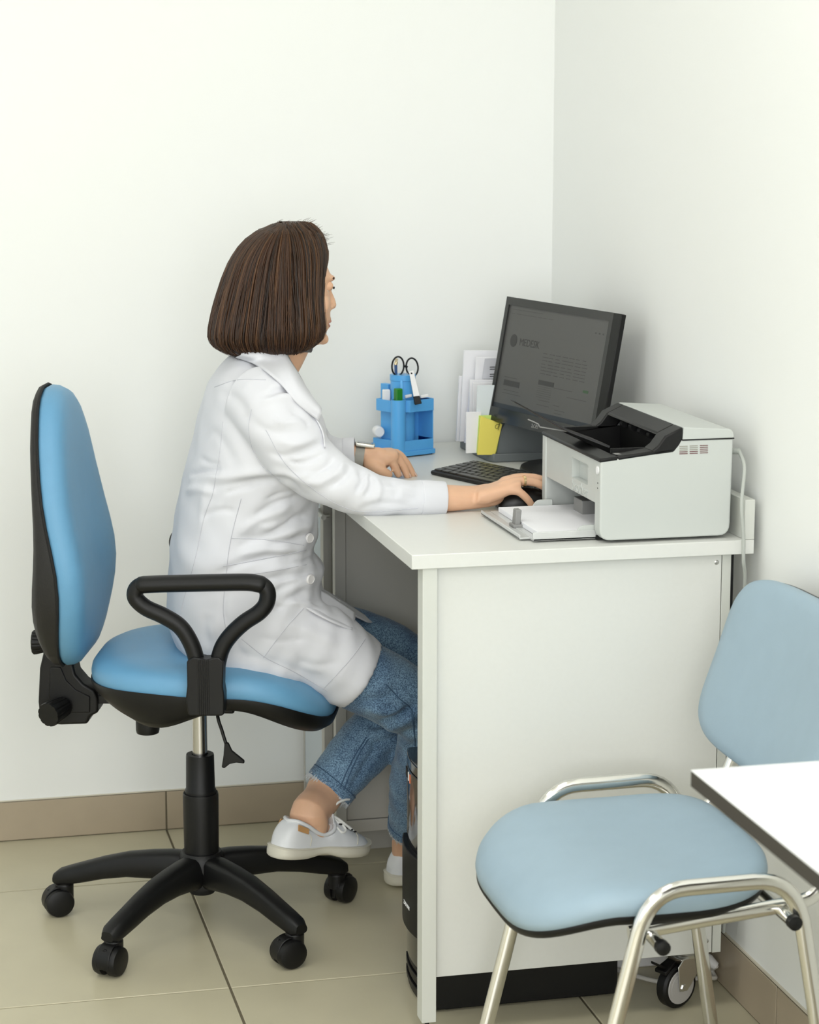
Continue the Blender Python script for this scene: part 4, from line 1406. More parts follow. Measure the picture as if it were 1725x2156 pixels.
YP = 4.07
M_SKIN = mat('skin', lin(222, 178, 146), .48, noise=.035, nscale=30, bump=.06, bscale=500, sss=.12)
M_COAT = mat('coat_cotton', lin(214, 215, 220), .8, bump=.06, bscale=1800, sheen=.1)
M_SEAM = mat('coat_seam', lin(192, 193, 200), .85)
M_SHOE = mat('shoe_leather', lin(228, 230, 232), .45, bump=.1, bscale=900)
M_SOLE = mat('shoe_sole', lin(218, 214, 198), .6)
M_LACE = mat('lace', lin(236, 236, 232), .8)
M_TAN = mat('tan_leather', lin(196, 150, 98), .6)
M_BUTTON = mat('button_pearl', lin(222, 220, 220), .25)

# ---------------------------------------------------------------- desk-bound depth of the right arm
yr = at(911, 1084, 2, DZ)[1] + .030
yl = at(850, 1008, 2, DZ)[1]

# ---------------------------------------------------------------- head frame
HA = math.radians(6)
hf = np.array([math.cos(HA), math.sin(HA), 0])
hl = np.array([-math.sin(HA), math.cos(HA), 0])
HY = 4.075
hax = lambda py: P(592, py, HY)


def hring(py, front, back, w, n=2.2, seg=48, sq=.95):
    c = hax(py)
    s = F_PX / ((c - CAM) @ FW)
    df, db = (front - 592) / s / sq, (592 - back) / s / sq
    out = []
    for k in range(seg):
        t = 2 * PI * k / seg
        x_, y_ = math.cos(t), math.sin(t)
        e = 2 / n
        X = math.copysign(abs(x_) ** e, x_)
        Y = math.copysign(abs(y_) ** e, y_)
        out.append(c + hf * X * (df if X > 0 else db) + hl * Y * w)
    return out


head = MB()
HP = [(487, 612, 575, .020), (494, 632, 548, .042), (505, 648, 526, .056), (525, 665, 508, .067), (550, 679, 498, .073), (570, 688, 494, .0755), (585, 694, 493, .0755), (598, 690, 493, .074), (612, 689, 494, .0735), (630, 691, 497, .073), (648, 692, 503, .070), (660, 692, 508, .066), (672, 692.5, 516, .061), (682, 689, 524, .057), (692, 689.5, 534, .052), (703, 684, 548, .046), (714, 686, 568, .039), (723, 680, 595, .030), (729, 668, 620, .018)]
head.rings([hring(*h) for h in HP])
hp = lambda px, py, side: (lambda c: c + hf * ((px - 592) / (F_PX / ((c - CAM) @ FW)) / .95) + hl * side)(hax(py))
# nose, lips, brow ridge, cheeks
head.tube([hp(688, 600, 0), hp(692, 618, 0), hp(697, 634, 0), hp(699, 645, 0)], [.0055, .006, .0075, .0085], 14, round_ends=True)
for s in (-1, 1):
    head.ball(hp(692, 649, s * .009), .0075, .0065, .0055, 12, 7)
    head.ball(hp(664, 640, s * .036), .016, .020, .024, 14, 9)
    head.ball(hp(688, 586, s * .020), .010, .020, .006, 12, 7)
    # ears
    head.ball(hp(592, 625, s * .074), .016, .006, .026, 14, 9)
head.ball(hp(690, 674, 0), .006, .019, .005, 14, 7)
head.ball(hp(686, 690, 0), .007, .016, .0055, 14, 7)
head.ball(hp(679, 717, 0), .012, .014, .011, 14, 7)
body = MB()
body.v, body.f = list(head.v), list(head.f)
limb(body, [(556, 830, YP, .050), (572, 785, YP, .045), (590, 745, YP, .047), (604, 700, HY, .052), (606, 660, HY, .052)])
# trunk inside the clothes
body.rings([sect(P(620, 800, YP), P(500, 800, YP), .06), sect(P(640, 860, YP), P(470, 860, YP), .13), sect(P(650, 960, YP), P(440, 960, YP), .15), sect(P(640, 1080, YP), P(410, 1080, YP), .14), sect(P(640, 1200, YP), P(390, 1200, YP), .15), sect(P(640, 1300, YP), P(400, 1300, YP), .16), sect(P(600, 1390, YP), P(420, 1390, YP), .13)])
# right arm, forearm and hand
limb(body, [(540, 870, 3.96, .050), (600, 900, 3.90, .045), (660, 985, 3.87, .038), (720, 1025, yr + .02, .034), (800, 1048, yr + .005, .030), (880, 1049, yr, .026), (937, 1049, yr, .0245, .027), (975, 1048, yr + .002, .0215, .026), (1008, 1046, yr + .006, .0195, .026), (1030, 1042, yr + .012, .0185, .029)])
ym = at(1125, 1074, 2, DZ)[1] + .004          # little finger touches the desk here
palm = []
for (px, py, yo, h, w) in ((1000, 1046, .010, .013, .020), (1025, 1041, .018, .0172, .0295), (1050, 1032, .024, .016, .035), (1072, 1022, .026, .0145, .037), (1088, 1017, .026, .011, .034)):
    c = P(px, py, ym + yo)
    palm.append([c + np.array([0, w * math.copysign(abs(math.cos(t)) ** .75, math.cos(t)), h * math.copysign(abs(math.sin(t)) ** .75, math.sin(t))]) + np.array([.25 * h * math.sin(t), 0, 0]) for t in np.linspace(0, 2 * PI, 25)[:-1]])
body.rings(palm)
FING_R = [  # pixel paths; y offset from the little finger; radii
    [(1046, 1034, .000), (1076, 1033, -.004), (1094, 1036, -.006), (1112, 1052, -.006), (1123, 1069, -.002)],
    [(1060, 1022, .012), (1092, 1014, .012), (1120, 1014, .012), (1143, 1023, .013), (1158, 1037, .014)],
    [(1062, 1016, .031), (1096, 1007, .032), (1126, 1007, .033), (1152, 1015, .033), (1168, 1029, .033)],
    [(1062, 1014, .048), (1094, 1006, .050), (1124, 1008, .052), (1148, 1018, .053), (1164, 1032, .053)],
    [(1020, 1042, .044), (1040, 1040, .056), (1062, 1044, .066), (1084, 1054, .068), (1100, 1062, .066)]]
RAD = [(.0085, .0082, .0078, .0072, .0060), (.0095, .0090, .0084, .0078, .0064), (.0098, .0092, .0086, .0080, .0066), (.0098, .0092, .0086, .0080, .0066), (.0125, .0115, .0100, .0095, .0078)]
for path, rad in zip(FING_R, RAD):
    limb(body, [(a, b, ym + c, r) for (a, b, c), r in zip(path, rad)], 14)
# left arm and hand
limb(body, [(560, 880, 4.18, .048), (620, 920, 4.26, .042), (665, 965, 4.285, .036), (720, 962, yl + .03, .026), (752, 962, yl + .022, .0205, .025), (775, 964, yl + .018, .018, .026), (795, 966, yl + .014, .018, .03)])
palm = []
for (px, py, yo, h, w) in ((770, 964, .018, .017, .024), (790, 965, .016, .018, .030), (808, 963, .016, .018, .035), (822, 960, .018, .015, .036), (832, 960, .020, .010, .033)):
    c = P(px, py, yl + yo)
    palm.append([c + np.array([0, w * math.copysign(abs(math.cos(t)) ** .75, math.cos(t)), h * math.copysign(abs(math.sin(t)) ** .75, math.sin(t))]) + np.array([.4 * h * math.sin(t), 0, 0]) for t in np.linspace(0, 2 * PI, 25)[:-1]])
body.rings(palm)
FING_L = [
    [(778, 975, .000), (792, 984, -.014), (806, 992, -.018), (819, 999, -.014)],
    [(802, 962, .000), (820, 964, -.006), (831, 982, -.006), (839, 999, -.004)],
    [(806, 958, .014), (829, 956, .012), (846, 977, .010), (858, 1002, .008)],
    [(808, 956, .034), (836, 955, .032), (856, 976, .030), (870, 1000, .026)],
    [(806, 957, .052), (832, 957, .052), (853, 976, .050), (868, 994, .046)]]
RADL = [(.0125, .0112, .0100, .0082), (.0098, .0096, .0088, .0072), (.0098, .0098, .0088, .0072), (.0096, .0094, .0086, .0070), (.0090, .0085, .0076, .0062)]
for path, rad in zip(FING_L, RADL):
    limb(body, [(a, b, yl + c, r) for (a, b, c), r in zip(path, rad)], 14)

# legs: right knee forward, left shin tucked back onto the chair base
yR_knee, yR_ank = 3.95, 4.20
yL_knee, yL_ank = 4.17, 4.115
LEG_R = [(520, 1345, 3.975, .08), (660, 1372, 3.955, .075), (757, 1420, 3.945, .070), (840, 1465, yR_knee, .066), (905, 1512, 3.962, .064), (900, 1580, 4.01, .062), (878, 1650, 4.09, .055), (864, 1735, 4.17, .044)]
LEG_L = [(520, 1335, 4.165, .078), (680, 1340, 4.175, .072), (790, 1365, 4.18, .067), (875, 1412, yL_knee, .063), (918, 1452, 4.17, .060), (880, 1490, 4.16, .062), (800, 1540, 4.145, .062), (740, 1602, 4.13, .056), (697, 1655, 4.12, .0505)]
limb(body, [(a, b, c, r * .78) for a, b, c, r in LEG_R[:-1]] + [(864, 1735, 4.17, .033), (855, 1775, yR_ank, .029), (862, 1815, yR_ank + .02, .032), (885, 1842, yR_ank + .03, .028)])
SH_L, SH_YAW, SH_PIT = at(577, 1806, 2, .150), math.radians(31), .19


def shp(u, v, z):
    x_, z_ = u * math.cos(SH_PIT) + z * math.sin(SH_PIT), z * math.cos(SH_PIT) - u * math.sin(SH_PIT)
    return SH_L + np.array([math.cos(SH_YAW) * x_ - math.sin(SH_YAW) * v, math.sin(SH_YAW) * x_ + math.cos(SH_YAW) * v, z_])


def spx(u, v, z, *r):
    p = shp(u, v, z)
    q = proj(p)
    return (q[0], q[1], p[1], *r)


limb(body, [(a, b, c, r * .78) for a, b, c, r in LEG_L[:-1]] + [(694, 1652, 4.112, .040), (676, 1684, 4.085, .0375, .034), spx(.078, 0, .088, .0370, .0295), spx(.080, 0, .066, .0385, .0262), spx(.084, 0, .044, .034, .023)])
body.tube([shp(.085, 0, .060), shp(.105, 0, .052), shp(.122, 0, .046)], [.0240, .0225, .018], 18, round_ends=True)
body_me = volume(body, .0030, 3, 'person')
body_me.materials.append(M_SKIN)
person = bpy.data.objects.new('person', body_me)
COL.objects.link(person)
tag(person, 'person with brown bob in white coat and jeans using a mouse at desk', 'person')

# ---------------------------------------------------------------- face details
M_LIP = mat('lips', lin(190, 132, 114), .45)
M_BROW = mat('brow_hair', lin(70, 52, 40), .8)
for s in (-1, 1):
    e = obj('eye', MB().ball(hp(674, 605, s * .031), .0105, .0120, .0095, 20, 13), M_WHITE, person)
    obj('iris', MB().ball(hp(685.5, 606, s * .030), .0036, .0052, .0052, 16, 9), M_DARK, e)
    obj('eyelid', MB().ball(hp(677.5, 602, s * .031), .0122, .0140, .0105, 20, 11), M_SKIN, person)
    lash = [hp(688.5 - abs(k) * 1.4, 605 + abs(k) * .5, s * (.031 + k * .0035)) for k in (-3, -2, -1, 0, 1, 2, 3)]
    obj('eyelashes', MB().tube([p + hf * .004 for p in lash], .0016, 6), M_DARK, person)
    brow = [hp(694 - abs(k + 1) * 1.5, 586 - (1 - abs(k) * .4), s * (.026 + k * .0055)) for k in (-3, -2, -1, 0, 1, 2, 3)]
    obj('eyebrow', MB().tube(brow, [.0012, .002, .0026, .0028, .0026, .002, .001], 8), M_BROW, person)
obj('lips', MB().tube([hp(684, 682, -.021), hp(690.5, 678, -.010), hp(692.5, 677, 0), hp(690.5, 678, .010), hp(684, 682, .021)], [.001, .0036, .0040, .0036, .001], 10)
    .tube([hp(684, 683, -.020), hp(688, 688, -.010), hp(689.5, 689, 0), hp(688, 688, .010), hp(684, 683, .020)], [.001, .0036, .0042, .0036, .001], 10), M_LIP, person)

# ---------------------------------------------------------------- hair
HH = [(466, 628, 618, .003), (468.5, 641, 602, .015), (473, 652, 581, .033), (482, 662, 558, .051), (493, 670, 540, .063), (508, 675, 521, .073), (528, 679, 504, .081), (552, 677, 490, .087), (585, 672, 477, .092), (620, 669, 466, .096), (655, 670, 456, .100), (685, 673, 449, .102), (703, 672, 447, .102), (716, 665, 451, .100), (726, 654, 460, .095), (734, 640, 474, .088), (739, 622, 492, .076)]
HH_py = [h[0] for h in HH]


def hair_pt(phi, py, dr=0.0, drop=True):
    fr, bk, w = (float(np.interp(py, HH_py, [h[i] for h in HH])) for i in (1, 2, 3))
    # back of the bob hangs a little lower than its front
    low = max(0, (py - 640) / 100)
    c = hax(py + (6 * low * -math.cos(phi)))
    s = F_PX / ((c - CAM) @ FW)
    df, db = (fr - 592) / s / .94, (592 - bk) / s / .97
    x_, y_ = math.cos(phi), math.sin(phi)
    e = 2 / 2.5
    X = math.copysign(abs(x_) ** e, x_)
    Y = math.copysign(abs(y_) ** e, y_)
    d = df if X > 0 else db
    rad = 1 + dr / max(w, .02)
    p = c + hf * X * d * rad + hl * Y * w * rad
    return p


def open_ang(py):
    """half angle of the face opening"""
    return float(np.interp(py, [500, 525, 550, 600, 720, 740], [.0, .15, .42, .60, .66, .75]))


hair = MB()
NSEG = 72
rings = []
for py in list(np.linspace(466, 700, 34)) + list(np.linspace(706, 739, 8)):
    oa = open_ang(py)
    ring = []
    for k in range(NSEG):
        phi = -PI + 2 * PI * k / NSEG
        p = hair_pt(phi, py, -.003)
        if oa > 0 and abs(phi) < oa + .12:
            q = min(1, (oa + .12 - abs(phi)) / .12)
            inner = hax(py) + hf * .045 + hl * np.dot(p - hax(py), hl) * .92
            p = p * (1 - q) + inner * q
        ring.append(p)
    rings.append(ring)
hair.rings(rings)
shell_faces = len(hair.f)
rs = random.Random(11)
slots = [0] * shell_faces


def strand(phi, p0, p1, r, mslot, wob=.0, dr=.0, taper=True):
    pts = []
    n = 17
    k1, k2 = rs.uniform(0, 6.3), rs.uniform(.5, 1.5)
    for i in range(n):
        t = i / (n - 1)
        py = p0 + (p1 - p0) * t
        ph = phi + wob * math.sin(k1 + k2 * 3 * t) * (.3 + t)
        # hair swept back from the part towards the side
        pts.append(hair_pt(ph, py, dr + .0012 * math.sin(k1 + 5 * t)))
    rr = [r * (1 if i < n - 4 else (1 - .22 * (i - n + 4))) for i in range(n)]
    nf = len(hair.f)
    hair.tube(pts, rr, 5)
    slots.extend([mslot] * (len(hair.f) - nf))


for k in range(900):
    phi = rs.uniform(-PI, PI)
    end = rs.uniform(722, 741)
    if abs(phi) < .62:
        lim = float(np.interp(abs(phi), [0, .15, .40, .55, .62], [520, 528, 552, 602, 720]))
        if lim < 700:
            end = lim + rs.uniform(-6, 6)
    start = rs.uniform(467.5, 476)
    strand(phi, start, end, rs.uniform(.0009, .0019), rs.choice([0, 0, 1, 1, 2, 3]), wob=rs.uniform(0, .05), dr=rs.uniform(-.001, .0022))
# fine loose hairs
for k in range(60):
    phi = rs.uniform(-PI, PI)
    strand(phi, rs.uniform(474, 620), rs.uniform(735, 744), .00035, rs.choice([1, 2]), wob=.10, dr=rs.uniform(.001, .004))
for k in range(110):
    base = hair_pt(rs.uniform(-1.2, 1.2) if k < 70 else rs.uniform(-PI, PI), rs.uniform(470, 525))
    d = np.array([rs.uniform(.2, 1.0), rs.uniform(-.5, .5), rs.uniform(.1, 1.0)])
    nf = len(hair.f)
    L_ = rs.uniform(.006, .018)
    hair.tube([base, base + d * L_ * .5, base + d * L_ + np.array([L_ * .3, 0, -L_ * .1])], [.0004, .0003, .0001], 4)
    slots.extend([1] * (len(hair.f) - nf))
hm = hair.mesh('hair')
cols = [(50, 33, 21), (64, 42, 27), (82, 56, 35), (36, 24, 16)]
for i, c in enumerate(cols):
    hm.materials.append(mat('hair_%s' % ['brown', 'chestnut', 'light', 'dark'][i], lin(*c), .40, spec=.35, noise=.25, nscale=8, stretch=(90, 90, 4)))
hm.polygons.foreach_set('material_index', slots[:len(hm.polygons)] if len(slots) >= len(hm.polygons) else slots + [0] * (len(hm.polygons) - len(slots)))
hr = obj('hair', hm, None, person, angle=80)
hr['label'] = 'straight dark brown chin-length bob'

# ---------------------------------------------------------------- white coat
coat = MB()
TS = [((618, 778), (486, 748), .062), ((638, 806), (466, 775), .115), ((656, 842), (446, 808), .168), ((676, 888), (424, 880), .192), ((684, 940), (408, 945), .196), ((682, 985), (393, 992), .186), ((668, 1030), (384, 1035), .178), ((662, 1075), (376, 1070), .174), ((664, 1118), (368, 1120), .174), ((652, 1150), (361, 1155), .176), ((676, 1182), (360, 1200), .186), ((668, 1212), (358, 1235), .194), ((680, 1250), (355, 1280), .202), ((696, 1300), (360, 1325), .206), ((680, 1370), (374, 1365), .204), ((620, 1415), (400, 1404), .185)]
dense = []
keys = [np.array([*P(*f, YP), *P(*b, YP), w]) for f, b, w in TS]
for q in bez(keys, 4):
    dense.append(sect(q[:3], q[3:6], q[6], 2.35, 48))
coat.rings(dense)
# thighs under the coat skirt
SK_R = [(470, 1325, 3.985, .095, .09), (570, 1332, 3.965, .096, .09), (667, 1366, 3.955, .0865, .088), (730, 1404, 3.947, .077, .085), (759, 1422, 3.945, .0705, .082)]
SK_L = [(470, 1325, 4.155, .095, .09), (570, 1320, 4.17, .092, .088), (650, 1332, 4.175, .080, .082), (700, 1346, 4.178, .074, .078)]
limb(coat, SK_R, 32, False)
limb(coat, SK_L, 32, False)
# sleeves
SL_R = [(545, 845, 3.965, .070), (575, 868, 3.915, .071), (608, 925, 3.885, .0675), (650, 977, 3.868, .0570), (712, 1017, yr + .025, .0485), (760, 1036, yr + .012, .0425), (800, 1045, yr + .006, .0385), (845, 1048, yr + .002, .0348), (884, 1049, yr, .0322), (902, 1049.5, yr, .0315)]
limb(coat, SL_R, 32, False)
SL_L = [(560, 850, 4.17, .068), (590, 868, 4.225, .066), (628, 915, 4.265, .056), (665, 955, 4.275, .048), (705, 958, yl + .036, .036), (730, 957, yl + .028, .0315)]
limb(coat, SL_L, 28, False)
coat_me = volume(coat, .0042, 7, 'lab_coat')


def vert_arrays(me):
    n = len(me.vertices)
    co = np.empty(n * 3); me.vertices.foreach_get('co', co)
    no = np.empty(n * 3); me.vertices.foreach_get('normal', no)
    return co.reshape(-1, 3), no.reshape(-1, 3)


def folds(me, list_, side=True):
    """press creases (depth<0) and ridges (depth>0) into a cloth surface along pixel paths"""
    co, no = vert_arrays(me)
    px = proj(co)
    view = (CAM - co); view /= np.linalg.norm(view, axis=1)[:, None]
    facing = np.clip((no * view).sum(1) * 2.0 + .15, 0, 1)
    d = np.zeros(len(co))
    for path, width, depth in list_:
        q = np.array(bez([(*p, 0) for p in path], 6))[:, :2]
        a, b = q[:-1], q[1:]
        best = np.full(len(co), 1e9)
        tt = np.zeros(len(co))
        for i, (s, e) in enumerate(zip(a, b)):
            v = e - s
            t = np.clip(((px - s) @ v) / (v @ v + 1e-9), 0, 1)
            dist = np.linalg.norm(px - (s + t[:, None] * v), axis=1)
            m_ = dist < best
            best[m_] = dist[m_]
            tt[m_] = (i + t[m_]) / len(a)
        fade = np.clip(np.minimum(tt, 1 - tt) * 5, 0.12, 1)
        d += depth * 1.3 * np.exp(-(best / width) ** 2) * fade
    co = co + no * (d * facing)[:, None]
    me.vertices.foreach_set('co', co.ravel())
    me.update()


CREASES = [
    # from armpit across the side of the body
    ([(640, 1045), (600, 1010), (540, 1012), (450, 1022)], 9, -.006), ([(630, 1030), (560, 998), (480, 1005), (400, 1002)], 12, .005),
    ([(640, 1042), (585, 1060), (530, 1092)], 8, -.0055), ([(620, 1065), (560, 1085), (500, 1125)], 11, .004),
    ([(655, 1075), (610, 1098), (560, 1128), (500, 1135)], 9, -.005), ([(662, 1098), (620, 1118), (575, 1132)], 10, .0045),
    ([(664, 1120), (620, 1135), (560, 1150)], 7, -.004),
    ([(640, 1170), (560, 1172), (500, 1190), (445, 1215)], 8, -.0045), ([(650, 1160), (560, 1158), (490, 1172)], 9, .004),
    ([(672, 1205), (600, 1212), (540, 1225)], 8, -.0045), ([(676, 1190), (600, 1196), (530, 1208)], 9, .003),
    ([(396, 1002), (430, 992), (470, 990)], 6, -.006), ([(385, 1035), (420, 1030), (460, 1040)], 8, .004),
    ([(660, 1240), (610, 1262), (575, 1290)], 8, -.005), ([(690, 1290), (620, 1268), (580, 1275)], 7, .004),
    ([(566, 986), (600, 998), (640, 1010), (690, 1020)], 9, .004),
    # shoulder and sleeve
    ([(560, 838), (585, 822), (620, 820), (650, 842)], 8, -.0055), ([(545, 850), (580, 838), (620, 838), (655, 865)], 9, .0045),
    ([(525, 880), (560, 905), (620, 912), (660, 900)], 10, -.0025),
    ([(560, 950), (600, 960), (650, 945), (690, 930)], 8, -.0035), ([(580, 930), (630, 935), (675, 915)], 9, .003),
    ([(640, 1010), (680, 990), (705, 960)], 8, -.004), ([(690, 1030), (725, 1005), (740, 978)], 7, -.004), ([(670, 1020), (710, 995), (725, 965)], 7, .0035),
    ([(758, 985), (765, 1010), (750, 1040)], 6, -.005), ([(775, 1000), (782, 1020), (770, 1050)], 6, -.004), ([(768, 992), (772, 1015), (760, 1045)], 5, .004),
    ([(750, 1075), (800, 1060), (870, 1062)], 7, -.0025), ([(800, 1030), (850, 1025), (880, 1030)], 8, .002),
    ([(455, 820), (500, 845), (525, 900)], 12, -.003), ([(440, 900), (470, 930), (500, 990)], 12, -.0025),
    ([(440, 1000), (430, 1060), (420, 1130)], 10, .0025),
    # finer rumples
    ([(625, 1035), (590, 1040), (555, 1056)], 5, -.003), ([(650, 1088), (625, 1092), (600, 1106)], 5, -.003), ([(470, 1040), (500, 1030), (540, 1022)], 6, -.003),
    ([(420, 1090), (460, 1075), (500, 1078)], 7, -.0025), ([(540, 1110), (580, 1108), (625, 1085)], 6, .003), ([(500, 1150), (540, 1140), (590, 1142)], 5, -.0025),
    ([(660, 1160), (640, 1172), (600, 1180)], 5, .003), ([(640, 1222), (600, 1235), (570, 1255)], 6, -.003), ([(610, 860), (640, 880), (655, 900)], 6, -.003),
    ([(575, 880), (600, 890), (640, 885)], 6, .0025), ([(600, 970), (640, 975), (690, 950)], 5, -.003), ([(625, 1000), (665, 1000), (700, 985)], 5, .003),
    ([(790, 1008), (800, 1030), (790, 1060)], 5, .003), ([(820, 1012), (835, 1030), (830, 1050)], 6, -.002), ([(850, 1040), (865, 1050), (880, 1050)], 5, -.002),
    ([(420, 960), (440, 975), (465, 978)], 6, -.003), ([(480, 1240), (470, 1280), (478, 1320)], 7, -.0025), ([(540, 1340), (590, 1350), (650, 1345)], 8, -.0025),
    ([(620, 1390), (670, 1400), (720, 1395)], 8, -.002),
    # skirt
    ([(470, 1370), (540, 1385), (620, 1410), (700, 1440)], 10, -.003), ([(600, 1310), (650, 1330), (720, 1360)], 12, .003),
    ([(480, 1330), (500, 1360), (520, 1395)], 9, -.003), ([(440, 1290), (430, 1330), (440, 1370)], 12, -.003)]
folds(coat_me, CREASES)
# soft random rumple
co, no = vert_arrays(coat_me)
wv = .0011 * np.sin(co[:, 0] * 61 + co[:, 2] * 37 + 2) * np.sin(co[:, 2] * 53 - co[:, 1] * 31) + .0009 * np.sin(co[:, 0] * 113 - co[:, 2] * 71 + co[:, 1] * 67)
co = co + no * wv[:, None]
coat_me.vertices.foreach_set('co', co.ravel())
coat_me.update()
coat_me.materials.append(M_COAT)
smooth(coat_me)
ct = bpy.data.objects.new('lab_coat', coat_me)
COL.objects.link(ct)
ct.parent = person
ct['label'] = 'long white cotton coat with turned-up cuffs'


def bvh_of(me):
    co, _ = vert_arrays(me)
    return BVHTree.FromPolygons([Vector(c) for c in co], [tuple(p.vertices) for p in me.polygons])


def trace(bvh, path, lift=.0006, n=6):
    """pixel path laid onto a surface"""
    out = []
    for q in bez([(*p, 0) for p in path], n):
        d = ray(q[0], q[1])
        loc, nor, idx, dist = bvh.ray_cast(Vector(CAM), Vector(d).normalized())
        if loc is None:
            continue
        nn = np.array(nor)
        if np.dot(nn, d) > 0:
            nn = -nn
        out.append(np.array(loc) + nn * lift)
    return out


CB = bvh_of(coat_me)
SEAMS = [
    [(530, 862), (524, 900), (532, 945), (556, 985), (590, 1010)],
    [(560, 905), (600, 975), (660, 1030), (720, 1066), (775, 1078), (880, 1070)],
    [(470, 888), (462, 960), (455, 1000), (448, 1040), (430, 1090), (415, 1160), (400, 1220), (382, 1290), (392, 1360)],
    [(508, 1050), (492, 1110), (482, 1160), (476, 1215), (470, 1280), (476, 1330)],
    [(486, 1133), (560, 1136), (640, 1148)],
    [(470, 1192), (540, 1180), (600, 1168), (645, 1158)], [(478, 1214), (560, 1205), (660, 1186)],
    [(640, 1280), (600, 1325), (555, 1385)],
    [(508, 1345), (560, 1385), (620, 1415), (690, 1455)],
    [(770, 1345), (735, 1392), (680, 1452)],
    [(452, 815), (500, 800), (560, 800)]]
for sm_ in SEAMS:
    pts = trace(CB, sm_, .0002)
    if len(pts) > 3:
        obj('seam', MB().tube(pts, .0007, 6), M_SEAM, ct)
# cuffs: turned-back sleeve ends
for nm, path in (('cuff', [(884, 1049.5, yr, .0335), (900, 1050, yr, .0338), (920, 1050.5, yr, .0330), (936, 1050.5, yr, .0318)]),
                 ('cuff', [(722, 957, yl + .030, .033), (738, 956.5, yl + .026, .0335), (748, 956, yl + .024, .033)])):
    C = [P(*p[:3]) for p in path]
    R_ = [p[3] for p in path]
    mb = MB()
    rings = []
    full = bez([np.array([*c, r]) for c, r in zip(C, R_)], 4)
    T_ = C[-1] - C[0]; T_ /= np.linalg.norm(T_)
    a_ = np.cross(T_, (0, 1, 0)); a_ /= np.linalg.norm(a_)
    b_ = np.cross(T_, a_)
    for inner in (0, 1):
        for f in (full if not inner else full[::-1]):
            r = f[3] - (.003 if inner else 0)
            rings.append([f[:3] + (a_ * math.cos(t) + b_ * math.sin(t)) * r * (1 + .018 * math.sin(3 * t + 1) + .01 * math.sin(7 * t)) for t in np.linspace(0, 2 * PI, 41)[:-1]])
    mb.rings(rings, cap=False, closed=True)
    cu = obj(nm, mb, M_COAT, ct, angle=70, subd=1)
# collar and lapel
def sheet(rows, th, name, m_=M_COAT, parent=None, n=6):
    """thin cloth: rows of points -> smooth solid sheet"""
    R_ = [bez(r, n) for r in rows]
    cols_ = list(zip(*R_))
    G = [bez(c, n) for c in cols_]           # along the second direction
    nu, nv = len(G), len(G[0])
    v = [p for g_ in G for p in g_]
    f = [(i * nv + j, (i + 1) * nv + j, (i + 1) * nv + j + 1, i * nv + j + 1) for i in range(nu - 1) for j in range(nv - 1)]
    o = obj(name, MB().add(v, f), m_, parent, angle=80)
    md = o.modifiers.new('solid', 'SOLIDIFY')
    md.thickness = th
    md.offset = 0
    return o


def on_coat(path, lift):
    out = []
    for q in path:
        h = trace(CB, [q, (q[0] + .01, q[1])], lift, 1)
        out.append(h[0] if h else P(q[0], q[1], YP - .06))
    return out


neck = [(508, 728, .050), (552, 724, .066), (594, 734, .070), (614, 764, .056), (636, 800, .040), (658, 846, .022)]
mid_px = [(508, 746), (542, 752), (576, 764), (604, 790), (632, 826), (664, 868)]
out_px = [(498, 757), (528, 768), (560, 786), (590, 812), (624, 850), (668, 890)]
lap0 = [(652, 846, .020), (672, 876, .016), (688, 912, .012), (692, 950, .008)]
lap1 = [(640, 850), (660, 880), (676, 912), (682, 945)]
for s in (-1, 1):
    fl_ = lambda L: [np.array([p[0], YP + s * abs(p[1] - YP), p[2]]) for p in L]
    inner = fl_([P(a_, b_, YP - c_) for a_, b_, c_ in neck])
    sheet([inner, fl_([P(508, 746, YP - .068), P(542, 751, YP - .086), P(576, 763, YP - .094)] + on_coat(mid_px[3:], .013)), fl_(on_coat(out_px, .005))], .0028, 'collar', parent=ct)
    l0 = fl_([P(a_, b_, YP - c_) for a_, b_, c_ in lap0])
    sheet([l0, fl_(on_coat(lap1, .004))], .0025, 'lapel', parent=ct)
# buttons down the front
for bx, by_ in ((651, 1133), (653, 1220)):
    pts = trace(CB, [(bx - 1, by_), (bx + 1, by_)], .001, 2)
    if pts:
        c = pts[0]
        nrm = np.array([.55, -.83, 0])
        mb = disc(MB(), c, nrm, .0095, -.001, .0035, 28, .001)
        bt_ = obj('button', mb, M_BUTTON, ct)
        obj('button_rim', MB().tube([c + nrm * .0036 + (np.cross(nrm, (0, 0, 1)) * math.cos(t) + np.array([0, 0, 1.0]) * math.sin(t)) * .0078 for t in np.linspace(0, 2 * PI, 25)[:-1]], .0009, 6, closed=True), M_BUTTON, bt_)
# front flaps of the coat falling open over the lap
sheet([[P(664, 1236, 3.99), P(690, 1250, 3.98), P(715, 1267, 3.98), P(748, 1290, 3.985)],
       [P(652, 1258, 3.94), P(682, 1280, 3.93), P(712, 1297, 3.935), P(747, 1308, 3.945)],
       [P(636, 1275, 3.895), P(672, 1296, 3.89), P(705, 1312, 3.89), P(741, 1326, 3.90)]], .003, 'front_flap', parent=ct)
ff = sheet([[P(672, 1236, 4.13), P(710, 1258, 4.14), P(750, 1284, 4.15), P(792, 1312, 4.16)],
            [P(672, 1250, 4.10), P(706, 1276, 4.10), P(745, 1296, 4.11), P(775, 1310, 4.12)]], .003, 'front_flap', parent=ct)
pb_ = P(711, 1268, 4.118)
obj('button', disc(MB(), pb_, (-.2, -1, .3), .006, -.002, .003, 20, .001), M_BUTTON, ff)

